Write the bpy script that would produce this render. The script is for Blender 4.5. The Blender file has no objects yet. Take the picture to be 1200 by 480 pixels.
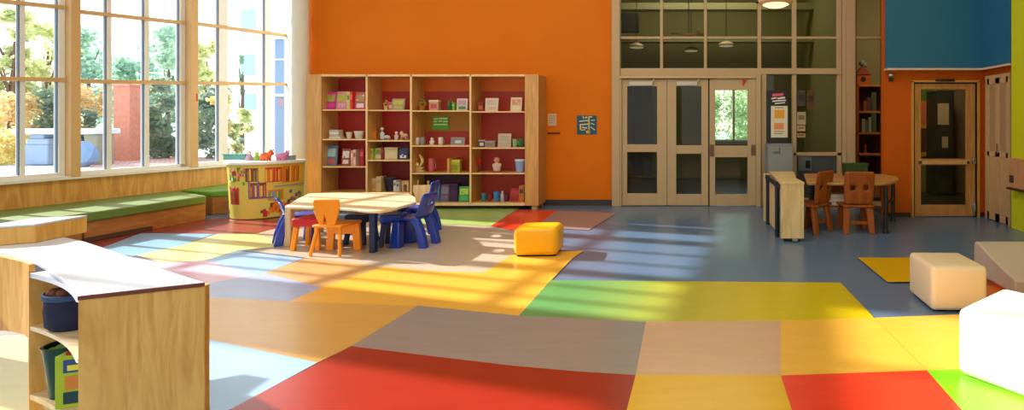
import bpy, bmesh, math, random
from mathutils import Vector, Matrix
random.seed(7)
C = bpy.context.scene.collection
F, CX, CY, H = 618.0, 810.0, 141.0, 1.48          # focal length and principal point in a 1200x480 frame, eye height

# ---------------------------------------------------------------- survey helpers
def P(px, py, D):
    return Vector(((px-CX)*D/F, D, H-(py-CY)*D/F))
def fl(px, py, z=0.0):
    D = F*(H-z)/(py-CY)
    return Vector(((px-CX)*D/F, D, z))
def zat(py, D): return H-(py-CY)*D/F
def xat(px, D): return (px-CX)*D/F
WA, WB = -9.895, .19                                # window wall:  x = WA + WB*y
def wl(px, py):
    D = WA/((px-CX)/F-WB)
    return P(px, py, D)
def wx(y, off=0.0): return WA+WB*y+off*1.018
WN = Vector((1, -WB, 0)).normalized()               # inward normal of the window wall
WU = Vector((WB, 1, 0)).normalized()

# ---------------------------------------------------------------- materials
def lin(c):
    r = []
    for v in c[:3]:
        v /= 255.0
        r.append(v/12.92 if v <= .04045 else ((v+.055)/1.055)**2.4)
    return (*r, 1)
MATS = {}
def mat(name, col, rough=.5, var=.08, scale=6, spec=.4, bump=0, metal=0, coat=0, emit=0):
    if name in MATS: return MATS[name]
    m = bpy.data.materials.new(name); m.use_nodes = True
    nt = m.node_tree; b = nt.nodes['Principled BSDF']
    tc = nt.nodes.new('ShaderNodeTexCoord')
    n = nt.nodes.new('ShaderNodeTexNoise'); n.inputs['Scale'].default_value = scale; n.inputs['Detail'].default_value = 4
    nt.links.new(tc.outputs['Object'], n.inputs['Vector'])
    mx = nt.nodes.new('ShaderNodeMix'); mx.data_type = 'RGBA'
    c = lin(col)
    mx.inputs[6].default_value = tuple(max(0, v*(1-var)) for v in c[:3])+(1,)
    mx.inputs[7].default_value = tuple(min(1, v*(1+var)) for v in c[:3])+(1,)
    nt.links.new(n.outputs['Fac'], mx.inputs[0]); nt.links.new(mx.outputs[2], b.inputs['Base Color'])
    b.inputs['Roughness'].default_value = rough; b.inputs['Specular IOR Level'].default_value = spec
    b.inputs['Metallic'].default_value = metal; b.inputs['Coat Weight'].default_value = coat
    if emit:
        nt.links.new(mx.outputs[2], b.inputs['Emission Color']); b.inputs['Emission Strength'].default_value = emit
    if bump:
        bp = nt.nodes.new('ShaderNodeBump'); bp.inputs['Strength'].default_value = bump; bp.inputs['Distance'].default_value = .01
        n2 = nt.nodes.new('ShaderNodeTexNoise'); n2.inputs['Scale'].default_value = scale*12
        nt.links.new(tc.outputs['Object'], n2.inputs['Vector']); nt.links.new(n2.outputs['Fac'], bp.inputs['Height'])
        nt.links.new(bp.outputs['Normal'], b.inputs['Normal'])
    MATS[name] = m; return m
def wood(name, c1, c2, sc=(14, 14, 1.2), rough=.42, dist=1.2):
    if name in MATS: return MATS[name]
    m = bpy.data.materials.new(name); m.use_nodes = True
    nt = m.node_tree; b = nt.nodes['Principled BSDF']
    tc = nt.nodes.new('ShaderNodeTexCoord'); mp = nt.nodes.new('ShaderNodeMapping'); mp.inputs['Scale'].default_value = sc
    n = nt.nodes.new('ShaderNodeTexNoise'); n.inputs['Scale'].default_value = 1.6; n.inputs['Detail'].default_value = 5; n.inputs['Distortion'].default_value = dist
    nt.links.new(tc.outputs['Object'], mp.inputs['Vector']); nt.links.new(mp.outputs['Vector'], n.inputs['Vector'])
    r = nt.nodes.new('ShaderNodeValToRGB'); r.color_ramp.elements[0].position = .36; r.color_ramp.elements[1].position = .66
    r.color_ramp.elements[0].color = lin(c1); r.color_ramp.elements[1].color = lin(c2)
    nt.links.new(n.outputs['Fac'], r.inputs['Fac']); nt.links.new(r.outputs['Color'], b.inputs['Base Color'])
    b.inputs['Roughness'].default_value = rough; b.inputs['Specular IOR Level'].default_value = .35
    MATS[name] = m; return m
def glass(name, tint=(255, 255, 255), refl=.9):
    if name in MATS: return MATS[name]
    m = bpy.data.materials.new(name); m.use_nodes = True
    nt = m.node_tree; nt.nodes.clear()
    out = nt.nodes.new('ShaderNodeOutputMaterial'); mix = nt.nodes.new('ShaderNodeMixShader')
    tr = nt.nodes.new('ShaderNodeBsdfTransparent'); tr.inputs['Color'].default_value = lin(tint)
    gl = nt.nodes.new('ShaderNodeBsdfGlossy'); gl.inputs['Roughness'].default_value = .02
    fr = nt.nodes.new('ShaderNodeFresnel'); fr.inputs['IOR'].default_value = 1.3
    mu = nt.nodes.new('ShaderNodeMath'); mu.operation = 'MULTIPLY'; mu.inputs[1].default_value = refl
    nt.links.new(fr.outputs[0], mu.inputs[0]); nt.links.new(mu.outputs[0], mix.inputs[0])
    nt.links.new(tr.outputs[0], mix.inputs[1]); nt.links.new(gl.outputs[0], mix.inputs[2]); nt.links.new(mix.outputs[0], out.inputs['Surface'])
    MATS[name] = m; return m
def leafmat(name, cols):
    m = bpy.data.materials.new(name); m.use_nodes = True
    nt = m.node_tree; nt.nodes.clear()
    out = nt.nodes.new('ShaderNodeOutputMaterial'); mix = nt.nodes.new('ShaderNodeMixShader'); mix.inputs[0].default_value = .55
    d = nt.nodes.new('ShaderNodeBsdfDiffuse'); t = nt.nodes.new('ShaderNodeBsdfTranslucent')
    tc = nt.nodes.new('ShaderNodeTexCoord'); n = nt.nodes.new('ShaderNodeTexNoise'); n.inputs['Scale'].default_value = 2.2; n.inputs['Detail'].default_value = 6; n.inputs['Roughness'].default_value = .8
    r = nt.nodes.new('ShaderNodeValToRGB')
    cols = [tuple(v+(255-v)*.42 for v in c) for c in cols]  # palette mixed toward white: outdoor haze and overexposure put into the leaf colour
    for i, c in enumerate(cols):
        p = .3+.4*i/(len(cols)-1)
        e = r.color_ramp.elements[i] if i < 2 else r.color_ramp.elements.new(p)
        e.position = p; e.color = lin(c)
    nt.links.new(tc.outputs['Object'], n.inputs['Vector']); nt.links.new(n.outputs['Fac'], r.inputs['Fac'])
    nt.links.new(r.outputs['Color'], d.inputs['Color']); nt.links.new(r.outputs['Color'], t.inputs['Color'])
    nt.links.new(d.outputs[0], mix.inputs[1]); nt.links.new(t.outputs[0], mix.inputs[2]); nt.links.new(mix.outputs[0], out.inputs['Surface'])
    return m

M_birch = wood('birch', (206, 172, 118), (226, 196, 146))
M_case = wood('case_birch', (196, 142, 80), (216, 164, 98))
M_birchH = wood('birch_top', (222, 192, 146), (240, 218, 178), sc=(2, 16, 16))
M_maple = wood('maple_panel', (208, 152, 72), (232, 182, 100), sc=(9, 9, 1.0), dist=2.2)
M_ply = wood('ply_panel', (206, 144, 72), (232, 176, 100), sc=(5, 5, .8), dist=2.5)
M_bench = wood('bench_wood', (176, 112, 56), (196, 132, 72), sc=(2, 2, 6), dist=1.5)
M_brown = wood('brown_wood', (140, 66, 18), (168, 86, 26), sc=(10, 10, 1.2))
M_oak = wood('oak_door', (168, 112, 56), (186, 130, 70), sc=(12, 12, 1))
M_white = mat('white_paint', (238, 236, 230), .4, .03)
M_lam = mat('white_laminate', (200, 206, 222), .28, .02)
M_cream = mat('cream_frame', (188, 158, 118), .45, .04)
M_tan = mat('tan_frame', (216, 176, 122), .45, .05)
M_dark = mat('dark_metal', (26, 28, 34), .4, .1)
M_black = mat('black_gap', (14, 13, 12), .7, .1)
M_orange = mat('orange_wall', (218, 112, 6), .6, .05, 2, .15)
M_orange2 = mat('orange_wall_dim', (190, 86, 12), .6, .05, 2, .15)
M_blue = mat('blue_wall', (34, 100, 136), .55, .05, 2)
M_lime = mat('lime_wall', (206, 208, 20), .55, .04, 2)
M_wall = mat('plain_wall', (222, 216, 200), .7, .03, 2)
M_ceil = mat('ceiling_white', (226, 222, 210), .8, .03, 2)
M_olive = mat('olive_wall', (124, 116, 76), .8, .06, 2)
M_glass = glass('window_glass', (255, 255, 255), .5)
M_glassd = glass('door_glass', (190, 196, 178), 1.0)
M_green = mat('bench_vinyl', (112, 136, 64), .45, .06)
M_red = mat('shelf_red', (178, 42, 28), .55, .06)
M_chrome = mat('chrome', (190, 186, 178), .25, .03, metal=1)
M_grey = mat('grey_plastic', (128, 130, 128), .5, .05)

# ---------------------------------------------------------------- geometry helpers
class MB:
    def __init__(s): s.v, s.f, s.m = [], [], []
    def add(s, vs, fs, mi=0):
        o = len(s.v); s.v += [Vector(v) for v in vs]
        for f in fs: s.f.append([i+o for i in f]); s.m.append(mi)
        return s
    def box(s, x0, x1, y0, y1, z0, z1, mi=0, M=None):
        vs = [Vector((x, y, z)) for z in (z0, z1) for y in (y0, y1) for x in (x0, x1)]
        if M is not None: vs = [M @ v for v in vs]
        return s.add(vs, [(0,2,3,1),(4,5,7,6),(0,1,5,4),(2,6,7,3),(0,4,6,2),(1,3,7,5)], mi)
    def hexa(s, a, b, mi=0):            # two matching quads a (one side) and b (other side)
        return s.add(list(a)+list(b), [(3,2,1,0),(4,5,6,7),(0,1,5,4),(1,2,6,5),(2,3,7,6),(3,0,4,7)], mi)
    def bar(s, p, q, w, d, n, mi=0):    # bar p-q: width w in the plane whose normal is n, thickness d along n
        p, q, n = Vector(p), Vector(q), Vector(n).normalized()
        t = (q-p).normalized(); u = t.cross(n).normalized()
        a = [p-u*w/2-n*d/2, p+u*w/2-n*d/2, p+u*w/2+n*d/2, p-u*w/2+n*d/2]
        b = [q-u*w/2-n*d/2, q+u*w/2-n*d/2, q+u*w/2+n*d/2, q-u*w/2+n*d/2]
        return s.hexa(a, b, mi)
    def prism(s, poly, z0, z1, mi=0, axis='z', M=None):
        n = len(poly)
        def mk(a, b, c):
            v = Vector((a, b, c)) if axis == 'z' else (Vector((a, c, b)) if axis == 'y' else Vector((c, a, b)))
            return M @ v if M is not None else v
        vs = [mk(p[0], p[1], z0) for p in poly]+[mk(p[0], p[1], z1) for p in poly]
        fs = [list(range(n))[::-1], list(range(n, 2*n))]+[(i, (i+1) % n, n+(i+1) % n, n+i) for i in range(n)]
        return s.add(vs, fs, mi)
    def tube(s, p, q, r0, r1=None, n=12, mi=0):
        p, q = Vector(p), Vector(q); r1 = r0 if r1 is None else r1
        t = (q-p).normalized(); a = t.orthogonal().normalized(); b = t.cross(a)
        vs = []
        for c, r in ((p, r0), (q, r1)):
            for i in range(n):
                th = 2*math.pi*i/n; vs.append(c+a*r*math.cos(th)+b*r*math.sin(th))
        return s.add(vs, [list(range(n))[::-1], list(range(n, 2*n))]+[(i, (i+1) % n, n+(i+1) % n, n+i) for i in range(n)], mi)
    def lathe(s, prof, c=(0, 0, 0), n=16, mi=0, sx=1, sy=1):
        c = Vector(c); vs = []
        for r, z in prof:
            for i in range(n):
                th = 2*math.pi*i/n; vs.append(c+Vector((r*math.cos(th)*sx, r*math.sin(th)*sy, z)))
        fs = [(j*n+i, j*n+(i+1) % n, (j+1)*n+(i+1) % n, (j+1)*n+i) for j in range(len(prof)-1) for i in range(n)]
        fs += [list(range(n))[::-1], [(len(prof)-1)*n+i for i in range(n)]]
        return s.add(vs, fs, mi)
    def ball(s, c, r, mi=0, n=12, sx=1, sy=1, sz=1):
        pr = [(max(.001, r*math.sin(math.pi*k/8)), -r*sz*math.cos(math.pi*k/8)) for k in range(9)]
        return s.lathe(pr, c, n, mi, sx, sy)
    def quad(s, a, b, c, d, mi=0): return s.add([a, b, c, d], [(0, 1, 2, 3)], mi)
    def sheet(s, rows, skip=(), mi=0):  # rows: list of point rows
        n = len(rows[0]); vs = [p for r in rows for p in r]
        fs = [(j*n+i, j*n+i+1, (j+1)*n+i+1, (j+1)*n+i) for j in range(len(rows)-1) for i in range(n-1) if (j, i) not in skip]
        return s.add(vs, fs, mi)
    def build(s, name, mats, parent=None, off=None, bevel=0, seg=2, smooth=False, solid=0, sub=0):
        me = bpy.data.meshes.new(name)
        o_ = Vector(off) if off is not None else Vector((0, 0, 0))
        me.from_pydata([v-o_ for v in s.v], [], s.f)
        if not isinstance(mats, (list, tuple)): mats = [mats]
        for m in mats: me.materials.append(m)
        me.polygons.foreach_set('material_index', s.m)
        bm = bmesh.new(); bm.from_mesh(me); bmesh.ops.recalc_face_normals(bm, faces=bm.faces); bm.to_mesh(me); bm.free()
        me.update()
        ob = bpy.data.objects.new(name, me); C.objects.link(ob)
        if parent is not None: ob.parent = parent
        elif off is not None: ob.location = off
        if solid:
            md = ob.modifiers.new('thick', 'SOLIDIFY'); md.thickness = solid; md.offset = 0
        if bevel:
            md = ob.modifiers.new('bevel', 'BEVEL'); md.width = bevel; md.segments = seg; md.limit_method = 'ANGLE'; md.angle_limit = .6
        if sub:
            md = ob.modifiers.new('sub', 'SUBSURF'); md.levels = sub; md.render_levels = sub
        if smooth or sub or bevel:
            for p in me.polygons: p.use_smooth = True
            if not sub:
                try: me.set_sharp_from_angle(angle=.7)
                except Exception: pass
        return ob
def thing(name, label, cat, loc=(0, 0, 0), rz=0, group=None):
    o = bpy.data.objects.new(name, None); C.objects.link(o); o.empty_display_size = .1
    o.location = loc; o.rotation_euler = (0, 0, rz); o['label'] = label; o['category'] = cat
    if group: o['group'] = group
    return o
def tag(o, label, cat, group=None, kind=None):
    o['label'] = label; o['category'] = cat
    if group: o['group'] = group
    if kind: o['kind'] = kind
    return o
def struct(o, label, cat):
    return tag(o, label, cat, kind='structure')
def dup(root, loc, rz, label, group=None):
    r = root.copy(); C.objects.link(r); r.location = loc; r.rotation_euler = (0, 0, rz); r['label'] = label
    if group: r['group'] = group
    for ch in list(root.children):
        c = ch.copy(); C.objects.link(c); c.parent = r
        for g in list(ch.children):
            d = g.copy(); C.objects.link(d); d.parent = c
    return r
def sthing(name, label, cat, loc):
    t = thing(name, label, cat, loc); t['kind'] = 'structure'; return t

# ================================================================ FLOOR
def floormat(name, col, rough=.27, col2=None, x0=0, x1=1):
    m = bpy.data.materials.new(name); m.use_nodes = True
    nt = m.node_tree; b = nt.nodes['Principled BSDF']
    tc = nt.nodes.new('ShaderNodeTexCoord'); mp = nt.nodes.new('ShaderNodeMapping'); mp.inputs['Scale'].default_value = (1, 5, 1)
    n = nt.nodes.new('ShaderNodeTexNoise'); n.inputs['Scale'].default_value = 3; n.inputs['Detail'].default_value = 8; n.inputs['Roughness'].default_value = .65
    nt.links.new(tc.outputs['Object'], mp.inputs['Vector']); nt.links.new(mp.outputs['Vector'], n.inputs['Vector'])
    mx = nt.nodes.new('ShaderNodeMix'); mx.data_type = 'RGBA'; mx.blend_type = 'MULTIPLY'; mx.inputs[0].default_value = 1
    r = nt.nodes.new('ShaderNodeValToRGB'); r.color_ramp.elements[0].color = (.86, .86, .86, 1); r.color_ramp.elements[1].color = (1.1, 1.1, 1.1, 1)
    nt.links.new(n.outputs['Fac'], r.inputs['Fac']); nt.links.new(r.outputs['Color'], mx.inputs[7])
    if col2:
        sp = nt.nodes.new('ShaderNodeSeparateXYZ'); nt.links.new(tc.outputs['Object'], sp.inputs[0])
        mr = nt.nodes.new('ShaderNodeMapRange'); mr.inputs['From Min'].default_value = x0; mr.inputs['From Max'].default_value = x1; mr.interpolation_type = 'SMOOTHSTEP'
        nt.links.new(sp.outputs['X'], mr.inputs['Value'])
        m2 = nt.nodes.new('ShaderNodeMix'); m2.data_type = 'RGBA'; m2.inputs[6].default_value = lin(col); m2.inputs[7].default_value = lin(col2)
        nt.links.new(mr.outputs['Result'], m2.inputs[0]); nt.links.new(m2.outputs[2], mx.inputs[6])
    else: mx.inputs[6].default_value = lin(col)
    nt.links.new(mx.outputs[2], b.inputs['Base Color'])
    b.inputs['Roughness'].default_value = rough; b.inputs['Specular IOR Level'].default_value = .85
    return m
FC = dict(slate=(90, 116, 148), yellow=(232, 176, 66), yellow_unlit=(208, 160, 80), red=(150, 36, 24), red2=(232, 62, 34), grey=(146, 138, 134), pinkbeige=(206, 164, 130),
          lime=(130, 214, 26), blue=(146, 188, 234), lav=(158, 172, 214), tan=(202, 160, 106), sand=(196, 178, 158), pink=(226, 178, 204),
          pale=(232, 222, 140), ltgreen=(168, 196, 110), darkred=(150, 54, 54), skyb=(140, 186, 220), gold=(222, 172, 8), mauve=(150, 130, 128), orange=(214, 110, 20))
fm = [floormat('floor_'+k, v) for k, v in FC.items()]
FI = {k: i for i, k in enumerate(FC)}
fm.append(floormat('floor_greenlime', (84, 152, 92), col2=(206, 180, 6), x0=-1.1, x1=.55)); FI['greenlime'] = len(fm)-1
fm.append(floormat('floor_border', (70, 58, 50))); FI['border'] = len(fm)-1
floor = MB()
floor.quad((-11, -3.2, 0), (5, -3.2, 0), (5, 10.8, 0), (-11, 10.8, 0), FI['slate'])
PATCH = [
 ('darkred', [(95,283),(150,272),(235,258),(262,256),(300,257),(352,250),(335,268),(305,275),(235,273),(170,275),(120,290)]),
 ('skyb', [(60,292),(120,290),(165,273),(250,274),(215,287),(160,299),(60,330)]),
 ('pale', [(160,299),(215,287),(255,274),(300,274),(345,262),(346,288),(280,293),(240,305),(190,308)]),
 ('sand', [(300,275),(330,266),(380,262),(560,254),(612,260),(606,296),(600,299),(567,320),(520,320),(450,313),(365,303),(345,300),(290,294),(346,288)]),
 ('blue', [(240,305),(280,294),(355,303),(310,320),(300,322),(255,311)]),
 ('pink', [(150,300),(190,308),(240,305),(300,322),(240,334),(150,330)]),
 ('lav', [(200,334),(240,333),(310,320),(378,337),(338,354),(240,349),(190,345)]),
 ('tan', [(310,320),(357,303),(400,307),(450,313),(378,337),(330,325)]),
 ('ltgreen', [(470,240),(610,243),(575,265),(540,263),(470,262)]),
 ('red2', [(606,246),(652,247),(632,262),(600,270),(575,265)]),
 ('mauve', [(652,247),(722,250),(690,270),(655,268),(632,262)]),
 ('yellow', [(338,354),(378,337),(450,313),(520,319),(567,320),(600,299),(640,296),(684,294),(670,304),(645,330),(608,371),(490,359)]),
 ('yellow_unlit', [(230,349),(240,349),(338,354),(490,359),(411,407),(372,426),(240,398),(200,392)]),  # unlit continuation of the yellow patch, shade put into its colour
 ('blue', [(130,380),(200,392),(240,398),(372,426),(272,480),(230,520),(60,520)]),
 ('greenlime', [(645,329),(985,332),(1025,374),(915,377),(760,378),(608,371)]),
 ('grey', [(490,359),(608,371),(757,378),(745,441),(680,437),(600,430),(500,418),(411,407)]),
 ('red', [(411,407),(500,418),(600,430),(680,437),(745,441),(728,512),(200,520),(272,480)]),
 ('pinkbeige', [(757,378),(915,377),(915,442),(745,441)]),
 ('yellow', [(915,377),(1025,374),(1086,436),(915,442)]),
 ('gold', [(745,441),(915,442),(940,520),(725,520)]),
 ('red2', [(915,442),(1086,436),(1160,520),(940,520)]),
 ('yellow', [(1025,374),(1150,369),(1300,364),(1420,425),(1086,436)]),
 ('lime', [(1086,436),(1420,425),(1520,520),(1160,520)]),
 ('gold', [(1005,303),(1092,303),(1110,331),(1040,332)]),
 ('orange', [(1140,336),(1300,336),(1300,364),(1150,369)]),
 ('grey', [(-120,382),(33,382),(40,400),(-120,412)]),  # floor strip below the hanging panel, its shadow painted as grey
 ('pale', [(-160,402),(60,394),(60,470),(70,520),(-60,520),(-200,480)]),
]
for i, (k, pts) in enumerate(PATCH):
    z = .0006*(i+1)
    vs = [fl(x, y, 0) for x, y in pts]
    floor.add([(v.x, v.y, z) for v in vs], [list(range(len(vs)))], FI[k])
struct(floor.build('floor', fm), 'shiny vinyl floor laid in large coloured patches of blue, yellow, red, grey and green', 'floor')

# ================================================================ ROOM SHELL
YB = 9.2
# window wall (left)
def wpt(y, z, off=0.0): p = Vector((wx(y), y, z))+WN*off; p.z = z; return p
def wallslab(mb, y0, y1, z0, z1, o0=-.22, o1=0.0, mi=0):
    a = [wpt(y0, z0, o0), wpt(y1, z0, o0), wpt(y1, z1, o0), wpt(y0, z1, o0)]
    b = [wpt(y0, z0, o1), wpt(y1, z0, o1), wpt(y1, z1, o1), wpt(y0, z1, o1)]
    mb.hexa(a, b, mi)
ZS, ZT, ZC = .71, 4.8, 6.9
w = MB()
wallslab(w, -3.2, 10.62, 0, ZS)
wallslab(w, -3.2, 10.62, ZT, 5.35); wallslab(w, -3.2, 10.62, 6.65, ZC)
wallslab(w, 6.95, 10.62, 5.35, 6.65); wallslab(w, -3.2, 4.55, 5.35, 6.65)
wallslab(w, 5.2, 6.2, ZS, ZT); wallslab(w, -3.2, 2.2, ZS, ZT)
struct(w.build('wall_left', M_wall), 'long window wall on the left with low sill', 'wall')
w = MB(); wallslab(w, -3.2, 10.4, .02, ZS-.03, .0, .03)
struct(w.build('trim_1', M_ply), 'warm plywood panelling under the window sill', 'panelling')
w = MB(); wallslab(w, -3.2, 10.5, ZS-.03, ZS+.012, -.12, .09)
struct(w.build('trim_2', M_white), 'thin white window sill ledge above the plywood panelling', 'sill')
# back wall
XO0, XO1 = xat(359, YB), xat(719, YB)
w = MB(); w.box(XO0, XO1, YB, YB+.2, 0, ZC)
struct(w.build('wall_back', M_orange), 'tall orange wall behind the bookcase', 'wall')
w = MB(); w.prism([(XO0, YB+.001), (XO0, YB+.2), (-7.85, 10.7), (-8.1, 10.5)], 0, ZC)
struct(w.build('wall_corner', M_wall), 'pale return wall behind the round column in the window corner', 'wall')
w = MB(); w.box(XO0, XO1, YB-.015, YB, 0, .1)
struct(w.build('baseboard_back', mat('baseboard', (62, 52, 48), .5)), 'dark skirting board along the orange wall', 'baseboard')
pc = P(352, 200, 9.0)
w = MB(); w.lathe([(.135, 0), (.135, ZC)], (pc.x, pc.y, 0), 32)
struct(w.build('trim_3', mat('column_paint', (226, 222, 208), .5, .02), smooth=True), 'round white column in the corner between windows and orange wall', 'column')
# door wall / alcove at right
YD = 8.1; XJ = 2.96
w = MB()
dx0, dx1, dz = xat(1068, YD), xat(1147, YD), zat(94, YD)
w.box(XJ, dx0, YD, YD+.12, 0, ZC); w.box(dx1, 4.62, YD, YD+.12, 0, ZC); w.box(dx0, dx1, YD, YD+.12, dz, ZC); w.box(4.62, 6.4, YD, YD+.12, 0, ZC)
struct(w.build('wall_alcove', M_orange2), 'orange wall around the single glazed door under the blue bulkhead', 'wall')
zb = zat(80, 8.0)
w = MB(); w.box(2.975, 4.5, 7.98, YD, zb, ZC); w.box(4.41, 4.5, 7.29, 7.98, zb, ZC)
struct(w.build('wall_bulkhead', M_blue), 'blue bulkhead above the orange door alcove', 'wall')
w = MB(); w.box(2.96, 4.43, 7.955, 8.09, zb-.028, zb); w.box(4.385, 4.42, 7.29, 7.96, zb-.028, zb)
struct(w.build('trim_4', mat('ledge', (222, 190, 160), .4)), 'thin pale ledge under the blue bulkhead', 'ledge')
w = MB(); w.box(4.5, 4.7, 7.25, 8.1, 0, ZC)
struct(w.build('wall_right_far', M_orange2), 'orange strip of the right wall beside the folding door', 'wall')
w = MB(); w.box(4.42, 4.7, -3.2, 7.28, 0, ZC)
struct(w.build('wall_right', M_lime), 'yellow-green wall at the right edge', 'wall')
w = MB(); w.box(-11, 4.7, -3.4, -3.2, 0, .5); w.box(-11, 4.7, -3.4, -3.2, 3.6, ZC)
for xx in (-11, -6.2, -1.4, 3.4): w.box(xx, xx+1.0 if xx < 3 else 4.7, -3.4, -3.2, .5, 3.6)  # unseen openings added so sky light fills surfaces facing the camera
struct(w.build('wall_front', M_wall), 'plain wall behind the viewpoint with large openings added to let in fill light', 'wall')
w = MB(); w.prism([(wx(-3.4)-.2, -3.4), (6.5, -3.4), (6.5, 14.2), (-2.7, 14.2), (-2.7, 10.75), (-8.1, 10.75)], ZC, ZC+.15)
struct(w.build('ceiling', M_ceil), 'plain pale ceiling', 'ceiling')
w = MB(); w.box(XJ, dx0-.02, YD-.012, YD, 0, .07); w.box(dx1+.02, 4.5, YD-.012, YD, 0, .07)
struct(w.build('baseboard_alcove', mat('baseboard2', (60, 30, 16), .5)), 'dark skirting board under the orange door wall', 'baseboard')

# ---------------------------------------------------------------- windows of the left wall
def window(name, label, x0, x1, muls, hors, jamb0=4, jamb1=4, ytop=-60):
    base = wl((x0+x1)/2, 200); base.z = ZS
    t = sthing(name, label, 'window', base)
    fr = MB(); NV = WN
    def yl(hor, x):       # image line of a transom
        (xa, ya), (xb, yb) = hor; return ya+(yb-ya)*(x-xa)/(xb-xa)
    def pl(x, z): p = wl(x, 141); p.z = z; return p
    def wbar(x, wpx, d, z0=ZS, z1=ZT, mi=0, off=0):
        a, b = pl(x, z0), pl(x, z1); D = a.y
        wid = (pl(x+wpx/2, 1)-pl(x-wpx/2, 1)).length
        fr.bar(a-NV*(.06-off), b-NV*(.06-off), wid, d, NV, mi)
    wbar(x0+jamb0/2, jamb0, .1); wbar(x1-jamb1/2, jamb1, .1)
    for (mx, mw) in muls: wbar(mx, mw, .09)
    for hi, hor in enumerate(hors):
        a, b = wl(x0, yl(hor, x0)), wl(x1, yl(hor, x1))
        fr.bar(a-NV*.055, b-NV*.055, .055 if hi == 0 else .05, .13, NV, 1)
    a, b = pl(x0, ZS+.03), pl(x1, ZS+.03); fr.bar(a-NV*.06, b-NV*.06, .07, .1, NV, 0)
    a, b = pl(x0, 3.95), pl(x1, 3.95); fr.bar(a-NV*.055, b-NV*.055, .05, .13, NV, 1)
    a, b = pl(x0, ZT-.03), pl(x1, ZT-.03); fr.bar(a-NV*.06, b-NV*.06, .08, .1, NV, 0)
    fo = fr.build('window_frame', [M_white, M_tan], t, base, bevel=.004)
    # dark gaskets, one strip per stile
    g = MB()
    for (mx, mw) in list(muls)+[(x1-jamb1/2, jamb1)]:
        xx = mx-mw/2-.5; a, b = pl(xx, ZS+.05), pl(xx, ZT-.05)
        g.bar(a-NV*.05, b-NV*.05, .022, .03, NV)
    g.build('gasket', mat('gasket', (120, 136, 160), .5), t, base)
    xs = [x0+jamb0]+[m for m, _ in muls]+[x1-jamb1]
    for i in range(len(xs)-1):
        xa, xb = xs[i], xs[i+1]
        zl = [[ZS+.05]*2]+[[wl(xa, yl(h, xa)).z, wl(xb, yl(h, xb)).z] for h in hors]+[[ZT-.05]*2]
        for k in range(len(zl)-1):
            q = MB(); q.quad(pl(xa, zl[k][0])-NV*.065, pl(xb, zl[k][1])-NV*.065, pl(xb, zl[k+1][1])-NV*.065, pl(xa, zl[k+1][0])-NV*.065)
            q.build('pane', M_glass, t, base)
    return t
HM = ((0, 92), (340, 98.8)); HT = ((0, 1), (340, 42))
window('window_1', 'window at the left edge looking onto the stone table and yellow shrubs', -62, 77, [(28, 5.5), (-18, 6)], [((0, 92), (75, 93.5)), ((0, 1), (75, 8.5))], 8, 7)
window('window_2', 'middle window with three lights and tan posts either side', 88.5, 218, [(129.5, 5), (173.5, 5)], [((90, 95), (215, 97)), ((90, 13), (215, 26.5))], 3, 6)
window('window_3', 'window nearest the round column with the white building behind it', 227, 345, [(263, 10), (315, 6)], [((228, 97), (340, 98.8)), ((228, 27), (340, 42))], 3, 4)
for k, (xa, xb) in enumerate(((77, 88.5), (218, 227), (-74, -62))):
    a, b = wl(xa, 141), wl(xb, 141); m = (a+b)/2
    w = MB(); w.bar((m.x, m.y, ZS), (m.x, m.y, ZT), (b-a).length, .2, WN)
    struct(w.build('trim_%d' % (5+k), M_tan, bevel=.006), ['tan timber post between the left and middle windows', 'tan timber post with a red tag between the middle and right windows', 'tan post left of the first window'][k], 'post')
# near window, out of frame: lights the foreground
t = sthing('window_4', 'near window left of the low shelf unit', 'window', (wx(3.7), 3.7, ZS))
fr = MB()
for y in (2.25, 3.2, 4.2, 5.15):
    fr.bar(wpt(y, ZS, -.06), wpt(y, ZT, -.06), .09, .1, WN)
for z in (ZS+.03, 2.0, 2.95, ZT-.03): fr.bar(wpt(2.2, z, -.06), wpt(5.2, z, -.06), .06, .1, WN)
fr.build('window_frame', M_white, t, (wx(3.7), 3.7, ZS))
q = MB(); q.quad(wpt(2.2, ZS, -.06), wpt(5.2, ZS, -.06), wpt(5.2, ZT, -.06), wpt(2.2, ZT, -.06)); q.build('pane', M_glass, t, (wx(3.7), 3.7, ZS))
t = sthing('added_window_5', 'unseen high strip window added to let sun reach the ottomans', 'window', (wx(5.7), 5.7, 5.35))  # clerestory added out of view so sunlight lands on the ottomans
fr = MB()
for y in (4.58, 5.9, 6.92): fr.bar(wpt(y, 5.35, -.06), wpt(y, 6.65, -.06), .07, .1, WN)
for z in (5.38, 6.62): fr.bar(wpt(4.55, z, -.06), wpt(6.95, z, -.06), .06, .1, WN)
fr.build('window_frame', M_white, t, (wx(5.7), 5.7, 5.35))
q = MB(); q.quad(wpt(4.55, 5.35, -.06), wpt(6.95, 5.35, -.06), wpt(6.95, 6.65, -.06), wpt(4.55, 6.65, -.06)); q.build('pane', M_glass, t, (wx(5.7), 5.7, 5.35))
# red tag on the tan post
p = wl(224, 114)+WN*.05
w = MB(); w.box(-.02, .02, -.035, .035, -.07, .07); w.tube((0, 0, .06), (0, 0, .11), .012)
o = w.build('alarm_tag', mat('tag_red', (214, 60, 40), .4), off=None, bevel=.008); o.location = p+WN*.03; o.rotation_euler = (0, 0, -.19)
tag(o, 'small red alarm point on the tan post between two windows', 'alarm')

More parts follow.
